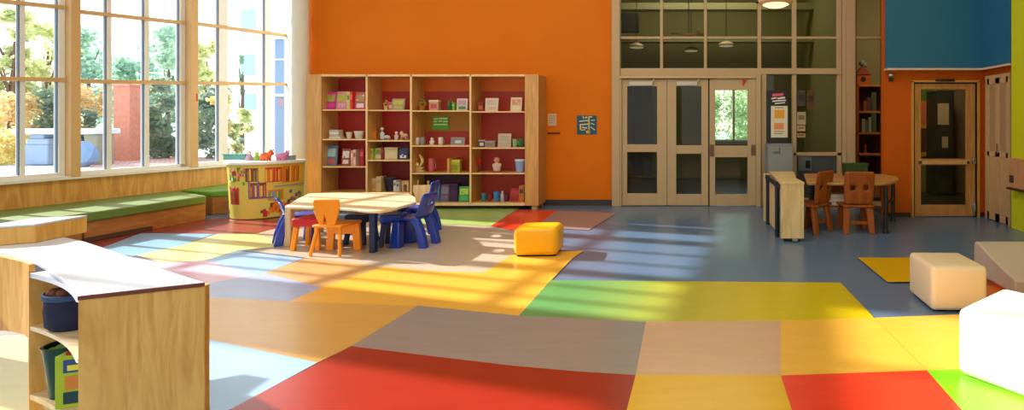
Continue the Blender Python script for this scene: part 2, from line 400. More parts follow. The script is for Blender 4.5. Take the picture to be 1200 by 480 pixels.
# ---------------------------------------------------------------- entrance glazing and triple doors
YG = 9.13
def gx(px): return xat(px, YG)
def gz(py): return zat(py, YG)
def fbox(mb, xa, xb, ya, yb, y0=YG, y1=YG+.1, mi=0): mb.box(gx(xa), gx(xb), y0, y1, gz(yb), gz(ya), mi)
base = Vector((gx(860), YG, 0))
t = sthing('window_6', 'tall cream framed glazed screen above and beside the entrance doors', 'window', base)
fr = MB()
zt = ZC
def vbar(xa, xb, ya, yb, d0=0, d1=.1):
    fr.box(gx(xa), gx(xb), YG+d0, YG+d1, gz(yb), zt if ya is None else gz(ya))
vbar(717.5, 727, None, 241, -.06, .12); vbar(773.5, 777, None, 80); vbar(825, 828.5, None, 80); vbar(888, 892, None, 88, -.02)
vbar(928.5, 933.5, None, 241); vbar(981, 986, None, 241); vbar(986.5, 991, None, 241, -.03); vbar(991, 1001, None, 241, -.07, .12)
vbar(892, 898, 84, 241, -.02)
fbox(fr, 727, 991, 42.5, 45.5, YG+.01, YG+.09); fbox(fr, 727, 986, 80, 87, YG-.03, YG+.11)
fbox(fr, 727, 986, -60, -56); fbox(fr, 898, 986, 178.5, 182.5); fbox(fr, 898, 986, 232, 241.1)
fr.build('window_frame', M_cream, t, base, bevel=.006)
cols = [727, 775, 827, 890, 931, 983]
for i in range(5):
    for ya, yb in ((-160, -58), (-58, 44), (44, 82)):
        q = MB(); q.quad(*[Vector((gx(a), YG+.05, gz(b))) for a, b in ((cols[i], yb), (cols[i+1], yb), (cols[i+1], ya), (cols[i], ya))]); q.build('pane', M_glassd, t, base)
for xa, xb, ya, yb in ((898, 928.5, 87, 236), (933.5, 981, 87, 180)):
    q = MB(); q.quad(*[Vector((gx(a), YG+.05, gz(b))) for a, b in ((xa, yb), (xb, yb), (xb, ya), (xa, ya))]); q.build('pane', M_glassd, t, base)
q = MB(); fbox(q, 933.5, 981, 182, 234, YG+.04, YG+.06); q.build('lower_panel', mat('slate_panel', (70, 72, 76), .45), t, base)
q = MB(); fbox(q, 936, 951, 183.5, 200, YG+.0, YG+.04); fbox(q, 944, 949.5, 188, 197, YG-.012, YG+.0, 1); q.build('vent_grille', [mat('vent_grey', (96, 104, 112), .4), M_black], t, base)
# door frame (header and jambs) and three leaves
df = sthing('trim_8', 'cream entrance door frame with its header rail', 'door frame', (gx(806), YG, 0))
q = MB(); fbox(q, 727, 889, 86.8, 92.2, YG-.04, YG+.1); fbox(q, 722, 729, 87, 241.1, YG-.05, YG+.1); fbox(q, 885.5, 891, 87, 241.8, YG-.08, YG+.1)
q.build('door_frame', M_cream, df, df.location, bevel=.005)
q = MB(); q.tube(P(725, 90.7, YG-.06), P(881, 90.7, YG-.06), .018); q.build('header_rail', mat('rail_tan', (210, 174, 126), .35), df, df.location, smooth=True)
def leaf(name, label, xa, xb, glassup, glasslo, y0, closer=None, handle=None):
    b = Vector((gx((xa+xb)/2), y0, 0)); t = sthing(name, label, 'door', b)
    m = MB(); (ua, ub, uc, ud), (la, lb, lc, ld) = glassup, glasslo
    def bx(a, b_, c, d, d0=0, d1=.05): m.box(gx(a), gx(b_), y0+d0, y0+d1, max(.012, gz(d)), gz(c))
    bx(xa, ua, 93, 241); bx(ub, xb, 93, 241); bx(ua, ub, 93, uc); bx(ua, ub, ud, lc); bx(ua, ub, ld, 241)
    m.build('door_leaf', M_cream, t, b, bevel=.004)
    for (a, b_, c, d) in (glassup, glasslo):
        q = MB(); q.quad(*[Vector((gx(x), y0+.025, gz(y))) for x, y in ((a, d), (b_, d), (b_, c), (a, c))]); q.build('pane', M_glassd, t, b)
    if closer:
        q = MB(); q.box(gx(closer[0]), gx(closer[1]), y0-.05, y0, gz(closer[3]), gz(closer[2])); q.tube((gx(closer[1]), y0-.03, gz(closer[2]+1)), (gx(closer[1])+.03, y0-.03, gz(92)), .01)
        o = q.build('door_closer', mat('closer', (196, 190, 178), .4), t, b, bevel=.008); o['label'] = 'pale door closer box'
    for hd in handle or ():
        q = MB(); q.box(gx(hd[0]), gx(hd[1]), y0-.012, y0, gz(hd[3]), gz(hd[2])); q.tube((gx(hd[0]+1.5), y0-.045, gz(hd[2]+3)), (gx(hd[0]+1.5), y0-.045, gz(hd[3]-3)), .012)
        q.tube((gx(hd[0]+1.5), y0-.045, gz(hd[2]+3)), (gx(hd[0]+1.5), y0, gz(hd[2]+3)), .008); q.tube((gx(hd[0]+1.5), y0-.045, gz(hd[3]-3)), (gx(hd[0]+1.5), y0, gz(hd[3]-3)), .008)
        q.build('door_handle', mat('handle_bronze', (120, 88, 62), .4, metal=.4), t, b, bevel=.003)
    return t
leaf('door_1', 'left leaf of the triple glazed entrance door', 729, 781.5, (735, 770, 101, 169), (733.5, 769, 178, 226.5), YG-.01, (738, 765, 95.5, 100.5))
leaf('door_2', 'middle leaf of the triple glazed entrance door', 782, 830, (792.5, 822, 101, 170), (792, 821, 180, 227.5), YG-.01, (793, 817, 95.5, 100.5))
l3 = leaf('door_3', 'right leaf of the triple entrance door, greenery seen through its glass', 831.5, 885.5, (838, 876, 105.5, 170.5), (838, 875, 184, 227.5), YG-.03, None, [(831.8, 836.5, 169, 183), (880, 885, 169.5, 182)])
q = MB(); q.add([(gx(870), YG-.035, gz(93.5)), (gx(875.5), YG-.035, gz(93.5)), (gx(871), YG-.035, gz(101)), (gx(870), YG-.035, gz(101))], [(0, 1, 2, 3)])
o = q.build('warning_sticker', mat('sticker_red', (190, 40, 24), .5), l3, l3.location, solid=.002); o['label'] = 'small red sticker at the top of the door'
w = MB(); w.box(gx(829.9), gx(831.6), YG-.005, YG+.06, .0, gz(92)); struct(w.build('trim_9', M_black), 'black strip standing in for the shaded gap between the middle and right entrance door leaves', 'gap')  # solid black strip painted in for the shade between the leaves

# ---------------------------------------------------------------- corridor behind the entrance glazing
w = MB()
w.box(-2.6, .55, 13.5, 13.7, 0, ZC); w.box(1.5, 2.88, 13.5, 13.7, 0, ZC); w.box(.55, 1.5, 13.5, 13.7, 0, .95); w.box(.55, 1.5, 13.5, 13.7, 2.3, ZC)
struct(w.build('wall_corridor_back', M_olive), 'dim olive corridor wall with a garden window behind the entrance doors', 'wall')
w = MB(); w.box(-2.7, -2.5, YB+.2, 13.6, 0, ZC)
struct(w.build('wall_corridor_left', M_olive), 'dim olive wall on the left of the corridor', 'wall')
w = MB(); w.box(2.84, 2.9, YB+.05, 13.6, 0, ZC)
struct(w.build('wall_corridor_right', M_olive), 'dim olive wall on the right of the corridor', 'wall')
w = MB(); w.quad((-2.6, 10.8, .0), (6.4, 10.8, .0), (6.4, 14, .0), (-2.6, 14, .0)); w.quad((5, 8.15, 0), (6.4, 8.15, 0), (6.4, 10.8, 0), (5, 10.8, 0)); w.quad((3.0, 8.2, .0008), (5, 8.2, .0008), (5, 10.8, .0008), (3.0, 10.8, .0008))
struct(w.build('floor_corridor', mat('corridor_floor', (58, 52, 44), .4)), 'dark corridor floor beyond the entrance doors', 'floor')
t = sthing('window_7', 'garden window at the end of the corridor seen through the right door leaf', 'window', (1.02, 13.6, .95))
q = MB(); q.box(1.06, 1.12, 13.52, 13.6, .95, 2.3); q.box(.55, 1.5, 13.52, 13.6, .95, .99); q.box(.55, 1.5, 13.52, 13.6, 2.26, 2.3); q.build('window_frame', M_white, t, t.location)
q = MB(); q.quad((.55, 13.58, .97), (1.5, 13.58, .97), (1.5, 13.58, 2.28), (.55, 13.58, 2.28)); q.build('pane', M_glass, t, t.location)
# corridor beam, duct and pendant discs
w = MB(); w.box(-2.5, 2.84, 12.2, 12.5, 4.05, 4.2); w.box(-2.5, 2.84, 12.2, 12.5, 3.3, 3.38)
struct(w.build('trim_10', mat('beam_olive', (150, 144, 110), .6)), 'pale horizontal beams crossing the corridor behind the high glazing', 'beam')
w = MB(); w.box(-1.75, -1.2, 12.1, 12.2, 3.5, 3.95)
tag(w.build('wall_vent', mat('vent_dark', (40, 44, 38), .6), bevel=.01), 'dark square vent high in the corridor behind the upper left glazing', 'vent')
M_disc = mat('lamp_disc', (250, 236, 196), .4, emit=.35)
def corr_lamp(px, py, D, wpx, label):
    p = P(px, py, D); r = wpx*D/F/2
    t = thing('pendant_lamp', label, 'lamp', (p.x, p.y, p.z), 0, 'corridor pendant lamps')
    m = MB(); m.lathe([(r*.97, 0), (r, .02), (r*.8, .06), (.04, .1)], (0, 0, 0), 20); m.build('lamp_shade', M_cream, t, smooth=True)
    m = MB(); m.lathe([(r*.85, -.012), (r*.9, .003)], (0, 0, 0), 20); m.build('diffuser', M_disc, t)
    m = MB(); m.tube((0, 0, .09), (0, 0, ZC-p.z), .008); m.build('stem', M_dark, t)
corr_lamp(746, 55.5, 11.0, 18, 'slim pendant lamp behind the upper glazing, leftmost of those in the corridor')
corr_lamp(810, 59.5, 12.6, 17, 'faint pendant lamp behind the upper glazing, second from left in the corridor')
corr_lamp(851, 53.5, 11.2, 19, 'slim pendant lamp behind the upper glazing above the right door leaf')
t = thing('track_light', 'horizontal track light behind the high glazing', 'lamp', P(807, 39, 11.5))
m = MB(); m.bar(P(793, 39.5, 11.5), P(825, 41, 11.5), .05, .05, (0, 1, 0)); m.build('rail', M_cream, t, t.location)
m = MB(); m.bar(P(785, 38, 11.5), P(795, 37.5, 11.5), .05, .1, (0, 1, 0)); m.build('spot_head', M_cream, t, t.location)
m = MB(); m.bar(P(817, 38, 11.5), P(826, 38.5, 11.5), .05, .1, (0, 1, 0)); m.box(xat(817, 11.5), xat(819, 11.5), 11.45, 11.5, zat(38, 11.5), zat(34, 11.5)); m.build('spot_head', M_cream, t, t.location)
m = MB(); m.tube(P(807, 39, 11.5), Vector((xat(807, 11.5), 11.5, ZC)), .01); m.build('stem', M_dark, t, t.location)
# corridor curtain-like panels seen through the left leaf
w = MB()
for i, (a, b) in enumerate(((735, 741), (743, 752), (754, 764))):
    w.box(xat(a, 12.9), xat(b, 12.9), 12.9, 13.0, .12, 2.5, i % 2)
tag(w.build('locker_row', [mat('locker_a', (74, 72, 58), .6), mat('locker_b', (54, 58, 52), .6)], bevel=.01), 'row of tall dark lockers seen through the left entrance leaf', 'locker')

# notice board, cabinet, papers
def yplane(px, py, D): return P(px, py, D)
D_ = 9.06
t = thing('notice_board', 'dark framed notice board with white posters hung on the sidelight beside the entrance doors', 'notice board', P(911, 168, D_))
def slab(xa, xb, ya, yb, D, th, name, m, par, bevel=0):
    q = MB(); q.box(xat(xa, D), xat(xb, D), D, D+th, zat(yb, D), zat(ya, D)); return q.build(name, m, par, par.location if par else None, bevel=bevel)
slab(898.5, 924.5, 106, 167.5, D_, .04, 'frame', M_dark, t, .004)
o = slab(903.5, 923.5, 107.5, 123, D_-.006, .006, 'header_sign', mat('header_dark', (34, 26, 28), .5), t)
q = MB()
for (xa, xb, ya, yb, mi) in ((905, 918, 109, 113, 1), (904, 910, 114, 116, 0), (911, 920, 113.5, 116, 0), (905, 921, 117, 119, 0), (908, 920, 120, 121.5, 0)):
    q.bar(P(xa, (ya+yb)/2+.6, D_-.009), P(xb, (ya+yb)/2-.6, D_-.009), (yb-ya)*D_/F*.8, .003, (0, 1, 0), mi)
q.build('lettering', [mat('ink_white', (232, 226, 220), .5), mat('ink_pink', (226, 90, 110), .5)], t, t.location)
o = slab(903.5, 923, 124, 161, D_-.006, .006, 'poster', mat('paper', (226, 214, 188), .6), t)
q = MB()
for (xa, xb, ya, yb, mi) in ((907.5, 919, 128.5, 138.5, 0), (907, 918.5, 144, 151.5, 1), (907, 919, 153.5, 154.3, 2), (907, 917, 156, 156.8, 2), (908, 918, 125.6, 126.6, 2)):
    q.box(xat(xa, D_), xat(xb, D_), D_-.01, D_-.006, zat(yb, D_), zat(ya, D_), mi)
q.build('printed_blocks', [mat('ink_orange', (232, 158, 40), .5), mat('ink_peach', (226, 146, 90), .5), mat('ink_grey', (130, 120, 110), .5)], t, t.location)
t = thing('metal_cabinet', 'grey metal cabinet standing below the notice board', 'cabinet', (xat(913, 8.9), 8.9, 0))
q = MB(); q.box(xat(898, 8.9), xat(928, 8.9), 8.75, 9.05, .03, zat(168, 8.9)); q.build('body', M_grey, t, t.location, bevel=.006)
q = MB(); q.box(xat(899.5, 8.9), xat(926.5, 8.9), 8.738, 8.75, .06, zat(171, 8.9)); dd = q.build('door', mat('cab_door', (140, 141, 138), .45), t, t.location, bevel=.004)
q = MB(); q.box(xat(906, 8.73), xat(913, 8.73), 8.725, 8.738, zat(179, 8.73), zat(177.5, 8.73)); q.box(xat(913, 8.73), xat(914, 8.73), 8.72, 8.738, zat(180, 8.73), zat(172.5, 8.73)); q.build('handle', mat('cab_handle', (96, 96, 92), .4), dd, t.location)
for i, (xa, xb, ya, yb, c, lb) in enumerate(((934.5, 944, 106, 124, (70, 66, 56), 'dark flyer taped inside the sidelight glass, topmost of its column'),
        (934.5, 944.5, 131, 146, (176, 156, 128), 'pale flyer with a grey picture taped inside the sidelight glass'),
        (934.5, 944, 147, 153.5, (190, 160, 130), 'narrow beige strip of paper under the pale flyer on the sidelight'),
        (934.5, 944, 156, 161, (182, 140, 112), 'narrow pinkish strip of paper, lowest on the sidelight'),
        (946, 955, 106, 128, (92, 62, 36), 'brown notice taped inside the sidelight beside the dark flyer'))):
    q = MB(); q.box(gx(xa), gx(xb), YG+.02, YG+.03, gz(yb), gz(ya)); q.box(gx(xa+1.5), gx(xb-1.5), YG+.015, YG+.02, gz(ya+(yb-ya)*.6), gz(ya+(yb-ya)*.25), 1)
    tag(q.build('paper_notice', [mat('paper_%d' % i, c, .7), mat('paper_ink_%d' % i, tuple(v*.7 for v in c), .7)]), lb, 'notice', 'papers taped to the sidelight')

# ---------------------------------------------------------------- glazed display bay (return between glazing and door wall)
A, B = Vector((gx(1001), YG+.04, 0)), Vector((gx(1040), YG+.04, 0))
t = sthing('window_8', 'narrow glazed display bay with shelves behind it between the screen and the orange wall', 'window', (A+B)/2)
n = Vector((0, 1, 0))
def up(v, z): return Vector((v[0], v[1], z))
fr = MB()
fr.box(A.x, A.x+.025, YG-.01, YG+.09, 0, ZC); fr.box(gx(1033.8), gx(1040), YG-.01, YG+.09, 0, ZC)
for ya, yb in ((42.8, 45.4), (236, 241)): fr.box(A.x, B.x, YG, YG+.08, gz(yb), gz(ya))
fr.build('window_frame', M_cream, t, t.location)
for z0, z1 in ((.08, gz(45.4)), (gz(42.8), ZC-.06)):
    q = MB(); q.quad(up(A, z0), up(B, z0), up(B, z1), up(A, z1)); q.build('pane', M_glassd, t, t.location)
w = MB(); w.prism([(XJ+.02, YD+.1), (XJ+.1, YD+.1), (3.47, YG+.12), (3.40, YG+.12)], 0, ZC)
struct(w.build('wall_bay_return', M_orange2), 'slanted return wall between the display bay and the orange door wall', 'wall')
# room behind the single door
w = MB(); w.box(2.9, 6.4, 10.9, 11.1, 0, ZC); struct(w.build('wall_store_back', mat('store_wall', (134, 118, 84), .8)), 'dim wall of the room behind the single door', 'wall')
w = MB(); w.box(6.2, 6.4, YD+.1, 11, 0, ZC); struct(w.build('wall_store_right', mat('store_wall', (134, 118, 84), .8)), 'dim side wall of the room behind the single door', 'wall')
Ds = 10.2
t = thing('storage_shelf', 'orange brown storage shelf standing behind the glazed display bay', 'shelf', (xat(1018, Ds), Ds, 0))
xs0, xs1 = xat(998, Ds), xat(1037, Ds)
q = MB(); q.box(xs0, xs0+.14, Ds, Ds+.35, 0, zat(98, Ds)); q.build('side_panel', M_orange2, t, t.location)
q = MB(); q.box(xs1-.06, xs1, Ds, Ds+.35, 0, zat(98, Ds)); q.build('side_panel', M_brown, t, t.location)
for y in (99, 130, 155, 180, 215):
    q = MB(); q.box(xs0, xs1, Ds, Ds+.35, zat(y, Ds)-.035, zat(y, Ds)); q.build('shelf', mat('shelf_orange', (206, 116, 60), .5), t, t.location)
q = MB(); q.box(xs0, xs1, Ds+.33, Ds+.35, 0, zat(98, Ds)); q.build('back_panel', mat('store_back', (70, 52, 56), .7), t, t.location)
def small_book(x0, x1, ybase, ytop, D, c, lb, grp):
    t = thing('book', lb, 'book', (xat((x0+x1)/2, D), D+.08, zat(ybase, D)), 0, grp)
    wd, h = (x1-x0)*D/F, (ybase-ytop)*D/F
    q = MB(); q.box(-wd/2, -wd/2+.006, -.07, .07, 0, h); q.box(wd/2-.006, wd/2, -.07, .07, 0, h); q.box(-wd/2, wd/2, -.076, -.068, 0, h)
    q.build('cover', mat('cv_%d_%d_%d' % c, c, .5), t); q = MB(); q.box(-wd/2+.006, wd/2-.006, -.068, .062, .006, h-.008); q.build('pages', mat('pages', (226, 216, 190), .7), t)
for i, (a, b, yb, yt, c) in enumerate(((1010, 1014, 155, 139, (150, 140, 120)), (1014.3, 1018, 155, 141, (90, 96, 92)), (1018.3, 1021, 155, 137, (170, 150, 130)),
      (1021.5, 1027, 155, 108, (74, 92, 66)), (1012, 1016, 130, 118, (150, 70, 50)), (1016.3, 1022, 130, 114, (96, 60, 60)))):
    small_book(a, b, yb, yt, Ds, c, ['pale spine book leftmost on the middle shelf of the display bay', 'dark grey spine book second on the middle shelf of the display bay', 'cream spine book third on the middle shelf of the display bay', 'tall green box file on the middle shelf of the display bay', 'red brown spine book on the shelf above in the display bay', 'wide dark red book on the shelf above in the display bay'][i], 'books behind the display bay glass')
t = thing('toy_house', 'small orange toy house on the top shelf of the display bay', 'toy', (xat(1013, Ds), Ds+.15, zat(99, Ds)))
q = MB(); q.box(-.12, .12, -.08, .08, 0, .2); q.build('walls', M_orange2, t); q = MB(); q.prism([(-.16, .2), (.16, .2), (0, .36)], -.1, .1, axis='y'); q.build('roof', mat('toy_roof', (150, 62, 44), .6), t)
q = MB(); q.lathe([(.05, 0), (.05, .004)], (0, 0, 0), 16, 0); [setattr(v, 'z', v.z) for v in q.v]; q.v = [Vector((v.x, -.082-v.z, v.y+.11)) for v in q.v]; q.build('window_disc', M_dark, t)
q = MB(); q.ball((.0, 0, .43), .06); q.ball((.05, 0, .39), .05); q.build('chimney_puff', M_grey, t, smooth=True)
t = thing('candle_stick', 'small orange stick standing on the lower shelf of the display bay', 'ornament', (xat(1016, Ds), Ds+.1, zat(180, Ds)))
q = MB(); q.lathe([(.05, 0), (.05, .02), (.02, .03), (.02, .17), (.03, .18)], n=14); q.build('stick', M_orange2, t, smooth=True)
# stuff behind the single door
Dr = 10.85
t = thing('wall_poster', 'red and yellow poster on the wall seen through the single door', 'poster', P(1086, 180, Dr-.02))
slab(1078, 1097, 103, 183, Dr-.02, .02, 'panel', mat('poster_yellow', (206, 160, 20), .6), t)
slab(1079, 1095, 120, 146, Dr-.026, .006, 'upper_picture', mat('poster_coral', (222, 110, 70), .6), t)
slab(1079, 1095, 150, 178, Dr-.026, .006, 'lower_picture', mat('poster_plum', (92, 38, 46), .6), t)
slab(1079, 1095, 104, 118, Dr-.026, .006, 'heading', mat('poster_green', (96, 116, 44), .6), t)
t = thing('tall_locker', 'tall dark locker with papers on its door behind the single door', 'locker', (xat(1107, 10.4), 10.4, 0))
q = MB(); q.box(xat(1097, 10.4), xat(1118, 10.4), 10.4, 10.85, .0, zat(106, 10.4)); q.build('body', mat('locker_dark', (44, 42, 44), .5), t, t.location, bevel=.006)
q = MB(); q.box(xat(1098, 10.4), xat(1117, 10.4), 10.385, 10.4, .05, zat(108, 10.4)); dd = q.build('door', mat('locker_dark2', (52, 50, 52), .5), t, t.location, bevel=.004)
for (xa, xb, ya, yb) in ((1099, 1112, 121, 146), (1104, 1111, 160, 173)):
    q = MB(); q.box(xat(xa, 10.38), xat(xb, 10.38), 10.378, 10.385, zat(yb, 10.38), zat(ya, 10.38)); o = q.build('taped_paper', mat('paper2', (206, 184, 150), .7), dd, t.location)
q = MB(); q.ball(P(1113, 190, 10.37), .025); q.build('knob', M_chrome, dd, t.location)

# single glazed door in the alcove
def dX(px): return xat(px, YD-.02)
def dZ(py): return zat(py, YD-.02)
t = sthing('door_4', 'single glazed oak door in the orange wall at right', 'door', (dX(1107), YD-.02, 0))
y0 = YD-.02
q = MB()
q.box(dX(1068), dX(1070), y0-.03, y0+.1, 0, dZ(95)); q.box(dX(1145), dX(1147), y0-.03, y0+.1, 0, dZ(95)); q.box(dX(1068), dX(1147), y0-.03, y0+.1, dZ(96.5), dZ(94))
q.build('door_frame', mat('frame_ochre', (198, 142, 60), .5), t, t.location)
q = MB(); q.box(dX(1070), dX(1072), y0, y0+.1, 0, dZ(96.5)); q.box(dX(1143), dX(1145), y0, y0+.1, 0, dZ(96.5)); q.box(dX(1070), dX(1145), y0, y0+.1, dZ(98), dZ(96.5)); q.build('reveal', M_black, t, t.location)
q = MB()
def lb_(a, b, c, d): q.box(dX(a), dX(b), y0+.005, y0+.05, max(.01, dZ(d)), dZ(c))
lb_(1072, 1079.5, 98, 253); lb_(1132.5, 1143, 98, 253); lb_(1079.5, 1132.5, 98, 104.5); lb_(1079.5, 1132.5, 186, 193.5); lb_(1079.5, 1132.5, 240, 253)
q.build('door_leaf', M_oak, t, t.location, bevel=.004)
for c, d in ((104.5, 186), (193.5, 240)):
    q = MB(); q.quad(*[Vector((dX(a), y0+.03, dZ(b))) for a, b in ((1079.5, d), (1132.5, d), (1132.5, c), (1079.5, c))]); q.build('pane', M_glassd, t, t.location)
q = MB(); q.box(dX(1076), dX(1134), y0-.05, y0-.02, dZ(192), dZ(188)); q.box(dX(1076), dX(1079), y0-.05, y0+.005, dZ(193), dZ(187)); q.box(dX(1131), dX(1134), y0-.05, y0+.005, dZ(193), dZ(187)); q.build('push_bar', mat('bar_tan', (196, 150, 96), .35), t, t.location, bevel=.004)
q = MB(); q.box(dX(1139), dX(1142.5), y0-.03, y0+.005, dZ(192), dZ(184)); q.tube((dX(1141), y0-.04, dZ(188)), (dX(1137), y0-.04, dZ(188)), .01); q.build('lock', M_chrome, t, t.location, bevel=.003)
q = MB(); q.box(dX(1139), dX(1142.5), y0-.02, y0+.005, dZ(248), dZ(236)); q.tube((dX(1141), y0-.03, dZ(247)), (dX(1141), y0-.03, dZ(238)), .012); q.build('floor_bolt', M_chrome, t, t.location, bevel=.003)
q = MB(); q.box(dX(1095), dX(1117), y0-.06, y0-.03, dZ(95.5), dZ(93)); q.ball((dX(1100), y0-.06, dZ(94)), .02); q.ball((dX(1108), y0-.06, dZ(94)), .022); q.ball((dX(1114), y0-.06, dZ(94)), .02); q.build('door_closer', M_dark, t, t.location, bevel=.004)
# folding door on the right wall
t = sthing('door_5', 'tan panelled folding door set in the right wall', 'door', (4.5, 7.7, 0))
zt5 = 2.1
q = MB(); q.box(4.46, 4.5, 7.95, 8.0, 0, zt5); q.box(4.46, 4.5, 7.38, 7.43, 0, zt5); q.box(4.46, 4.5, 7.38, 8.0, zt5, zt5+.05); q.build('door_frame', M_cream, t, t.location)
for k, (a, b) in enumerate(((7.69, 7.95), (7.43, 7.685))):
    q = MB(); q.box(4.475, 4.5, a, b, .01, zt5); q.box(4.462, 4.475, a, a+.05, .01, zt5); q.box(4.462, 4.475, b-.05, b, .01, zt5); q.box(4.462, 4.475, a, b, .95, 1.02); q.box(4.462, 4.475, a, b, .01, .12); q.box(4.462, 4.475, a, b, zt5-.08, zt5)
    q.build('door_leaf', mat('leaf_tan', (196, 156, 108), .5), t, t.location)
    q = MB(); q.box(4.468, 4.474, a+.06, b-.06, 1.02, zt5-.08); q.build('inset_panel', mat('inset', (168, 134, 96), .4), t, t.location)
q = MB(); q.box(4.44, 4.46, 7.66, 7.68, 1.0, 1.14); q.build('door_handle', M_chrome, t, t.location)
# wall box on the lime wall
t = thing('wall_box', 'small tan wooden box mounted on the yellow-green wall', 'box', (4.42, 6.9, .56))
q = MB(); q.box(4.33, 4.42, 6.7, 7.2, .57, .97); q.build('body', wood('box_tan', (186, 132, 86), (204, 150, 102)), t, t.location, bevel=.008)
q = MB(); q.box(4.325, 4.331, 7.08, 7.17, .64, .74); q.box(4.30, 4.42, 6.7, 7.2, .545, .57); q.build('slot', [mat('slot_dark', (72, 48, 40), .6)], t, t.location)
# wall bell
t = thing('door_bell', 'small round chrome bell on the orange pillar under the blue bulkhead', 'bell', P(1044, 88, YD-.01))
q = MB(); q.lathe([(.05, 0), (.05, .015), (.03, .05), (.01, .06)], n=16); q.v = [Vector((v.x, -v.z, v.y)) for v in q.v]; q.build('dome', M_chrome, t, smooth=True)
q = MB(); q.box(-.03, .03, -.02, 0, -.1, -.04); q.build('mount', M_dark, t)

# ---------------------------------------------------------------- orange wall signs
Dn = YB-.012
t = thing('wall_poster', 'square teal poster with yellow and white abstract shapes on the orange wall', 'poster', P(687, 157.5, Dn))
slab(676, 699, 135.2, 157.3, Dn, .01, 'panel', mat('teal_poster', (14, 82, 104), .5), t)
q = MB()
rr = random.Random(3)
for (xa, ya, xb, yb, wd, mi) in ((690, 136, 690.3, 156.5, 1.6, 0), (683, 136, 684.5, 139, 1.4, 0), (679, 142, 689, 141, 1.3, 1), (680, 145, 680.3, 152, 1.6, 0), (681, 146, 689, 145.2, 1.4, 1),
        (682, 149, 688, 150, 1.3, 1), (691, 137, 694, 136.7, 1.2, 1), (692.5, 141, 697, 140.5, .9, 1), (692, 144, 696.5, 146, .9, 1), (692, 148.5, 697, 152, .9, 1), (687, 155, 691.5, 153, 3, 0), (681, 152.5, 686, 151.8, 1.2, 0), (686, 138, 688, 137, 1.6, 1)):
    q.bar(P(xa, ya, Dn-.002), P(xb, yb, Dn-.002), wd*Dn/F, .003, (0, 1, 0), mi)
q.build('printed_shapes', [mat('ink_yellow', (222, 186, 80), .5), mat('ink_cream', (214, 204, 170), .5)], t, t.location)
t = thing('paper_notice', 'small pale printed sheet on the orange wall right of the bookcase', 'notice', P(647, 147, Dn))
slab(642, 652, 133, 147.2, Dn, .008, 'sheet', mat('notice_pale', (206, 180, 146), .6), t)
q = MB()
for y in (135.5, 138, 140.5, 143): q.box(xat(643.5, Dn), xat(650.5 if y != 143 else 648, Dn), Dn-.003, Dn, zat(y+.7, Dn), zat(y, Dn))
q.build('printed_lines', mat('ink_rust', (176, 132, 108), .6), t, t.location)
o = slab(641.5, 656, 155, 156.8, Dn-.01, .02, 'wall_rail', mat('rail_dark', (92, 36, 12), .6), None); tag(o, 'short dark horizontal rail on the orange wall below the pale sheet', 'rail')
# pendant lamp near ceiling
p = P(909, 7.5, 6.0)
t = thing('pendant_lamp', 'shallow cream dish pendant lamp hanging in the room at top right', 'lamp', p)
q = MB(); q.lathe([(.10, .0), (.19, .035), (.2, .045), (.2, .06), (.12, .11), (.03, .14)], n=32); q.build('lamp_shade', mat('lamp_shade', (226, 180, 134), .4), t, smooth=True)
q = MB(); q.lathe([(.03, -.018), (.10, -.004), (.155, .022)], n=32); q.build('diffuser', mat('lamp_glow', (255, 214, 160), .4, emit=1.6), t, smooth=True)
q = MB(); q.tube((0, 0, .13), (0, 0, ZC-p.z), .008); q.build('stem', M_cream, t)
q = MB(); q.ball((-.21, 0, .05), .02); q.build('screw_knob', M_dark, t)

# ================================================================ BENCH under the windows
def wpos(px, py, z): return fl(px, py, z)
f0, f1 = fl(-60, 331, 0), fl(241, 257, 0)            # floor line of the bench front
f0 = f1+(Vector((fl(60, 291.5, 0).x, fl(60, 291.5, 0).y, 0))-f1)*2.1
bw1 = wpt(8.45, 0, .035); bw0 = wpt(f0.y+1.0, 0, .035)
t = thing('window_bench', 'long low wooden bench with a green cushion under the left windows', 'bench', (f1.x, f1.y, 0))
zc0, zc1 = .245, .36
du = (f1-f0).normalized(); dn = Vector((-du.y, du.x, 0))
if dn.x > 0: dn = -dn
q = MB(); q.hexa([f0, f1, bw1, bw0], [up(f0, zc0), up(f1, zc0), up(bw1, zc0), up(bw0, zc0)]); q.build('base', M_bench, t, t.location, bevel=.004)
e = Vector((.03, -.02, 0))
q = MB(); q.hexa([up(f0+e, zc0), up(f1+e, zc0), up(bw1, zc0), up(bw0, zc0)], [up(f0+e, zc1), up(f1+e, zc1), up(bw1, zc1), up(bw0, zc1)]); q.build('cushion', M_green, t, t.location, bevel=.02, seg=3)
s0 = f0+(f1-f0)*.60; s1 = f0+(f1-f0)*.985
q = MB(); q.bar(up(s0-dn*.004+du*.0, .125), up(s0-dn*.004+du*.02, .125), .23, .006, dn); q.build('joint_strip', mat('joint', (104, 62, 30), .6), t, t.location)
q = MB(); q.bar(up(s0-dn*.02, .03), up(f0+(f1-f0)*.8-dn*.02, .03), .05, .03, dn); q.build('toe_kick', mat('kick', (92, 66, 52), .6), t, t.location)
# second bench piece continuing to the counter
g0 = wpt(8.5, 0, .035); g1 = wpt(9.6, 0, .035)
a0 = Vector((f1.x-.28, f1.y+.42, 0)); a1 = Vector((-6.72, 8.75, 0))
t = thing('window_bench', 'short wooden bench with a bright green seat beside the yellow counter', 'bench', (a0.x, a0.y, 0))
q = MB(); q.hexa([a0, a1, g1, g0], [up(a0, .27), up(a1, .27), up(g1, .27), up(g0, .27)]); q.build('base', M_bench, t, t.location, bevel=.004)
q = MB(); q.hexa([up(a0, .27), up(a1, .27), up(g1, .27), up(g0, .27)], [up(a0, .36), up(a1, .39), up(g1, .39), up(g0, .36)]); q.build('cushion', mat('seat_bright', (110, 158, 48), .45), t, t.location, bevel=.02, seg=3)

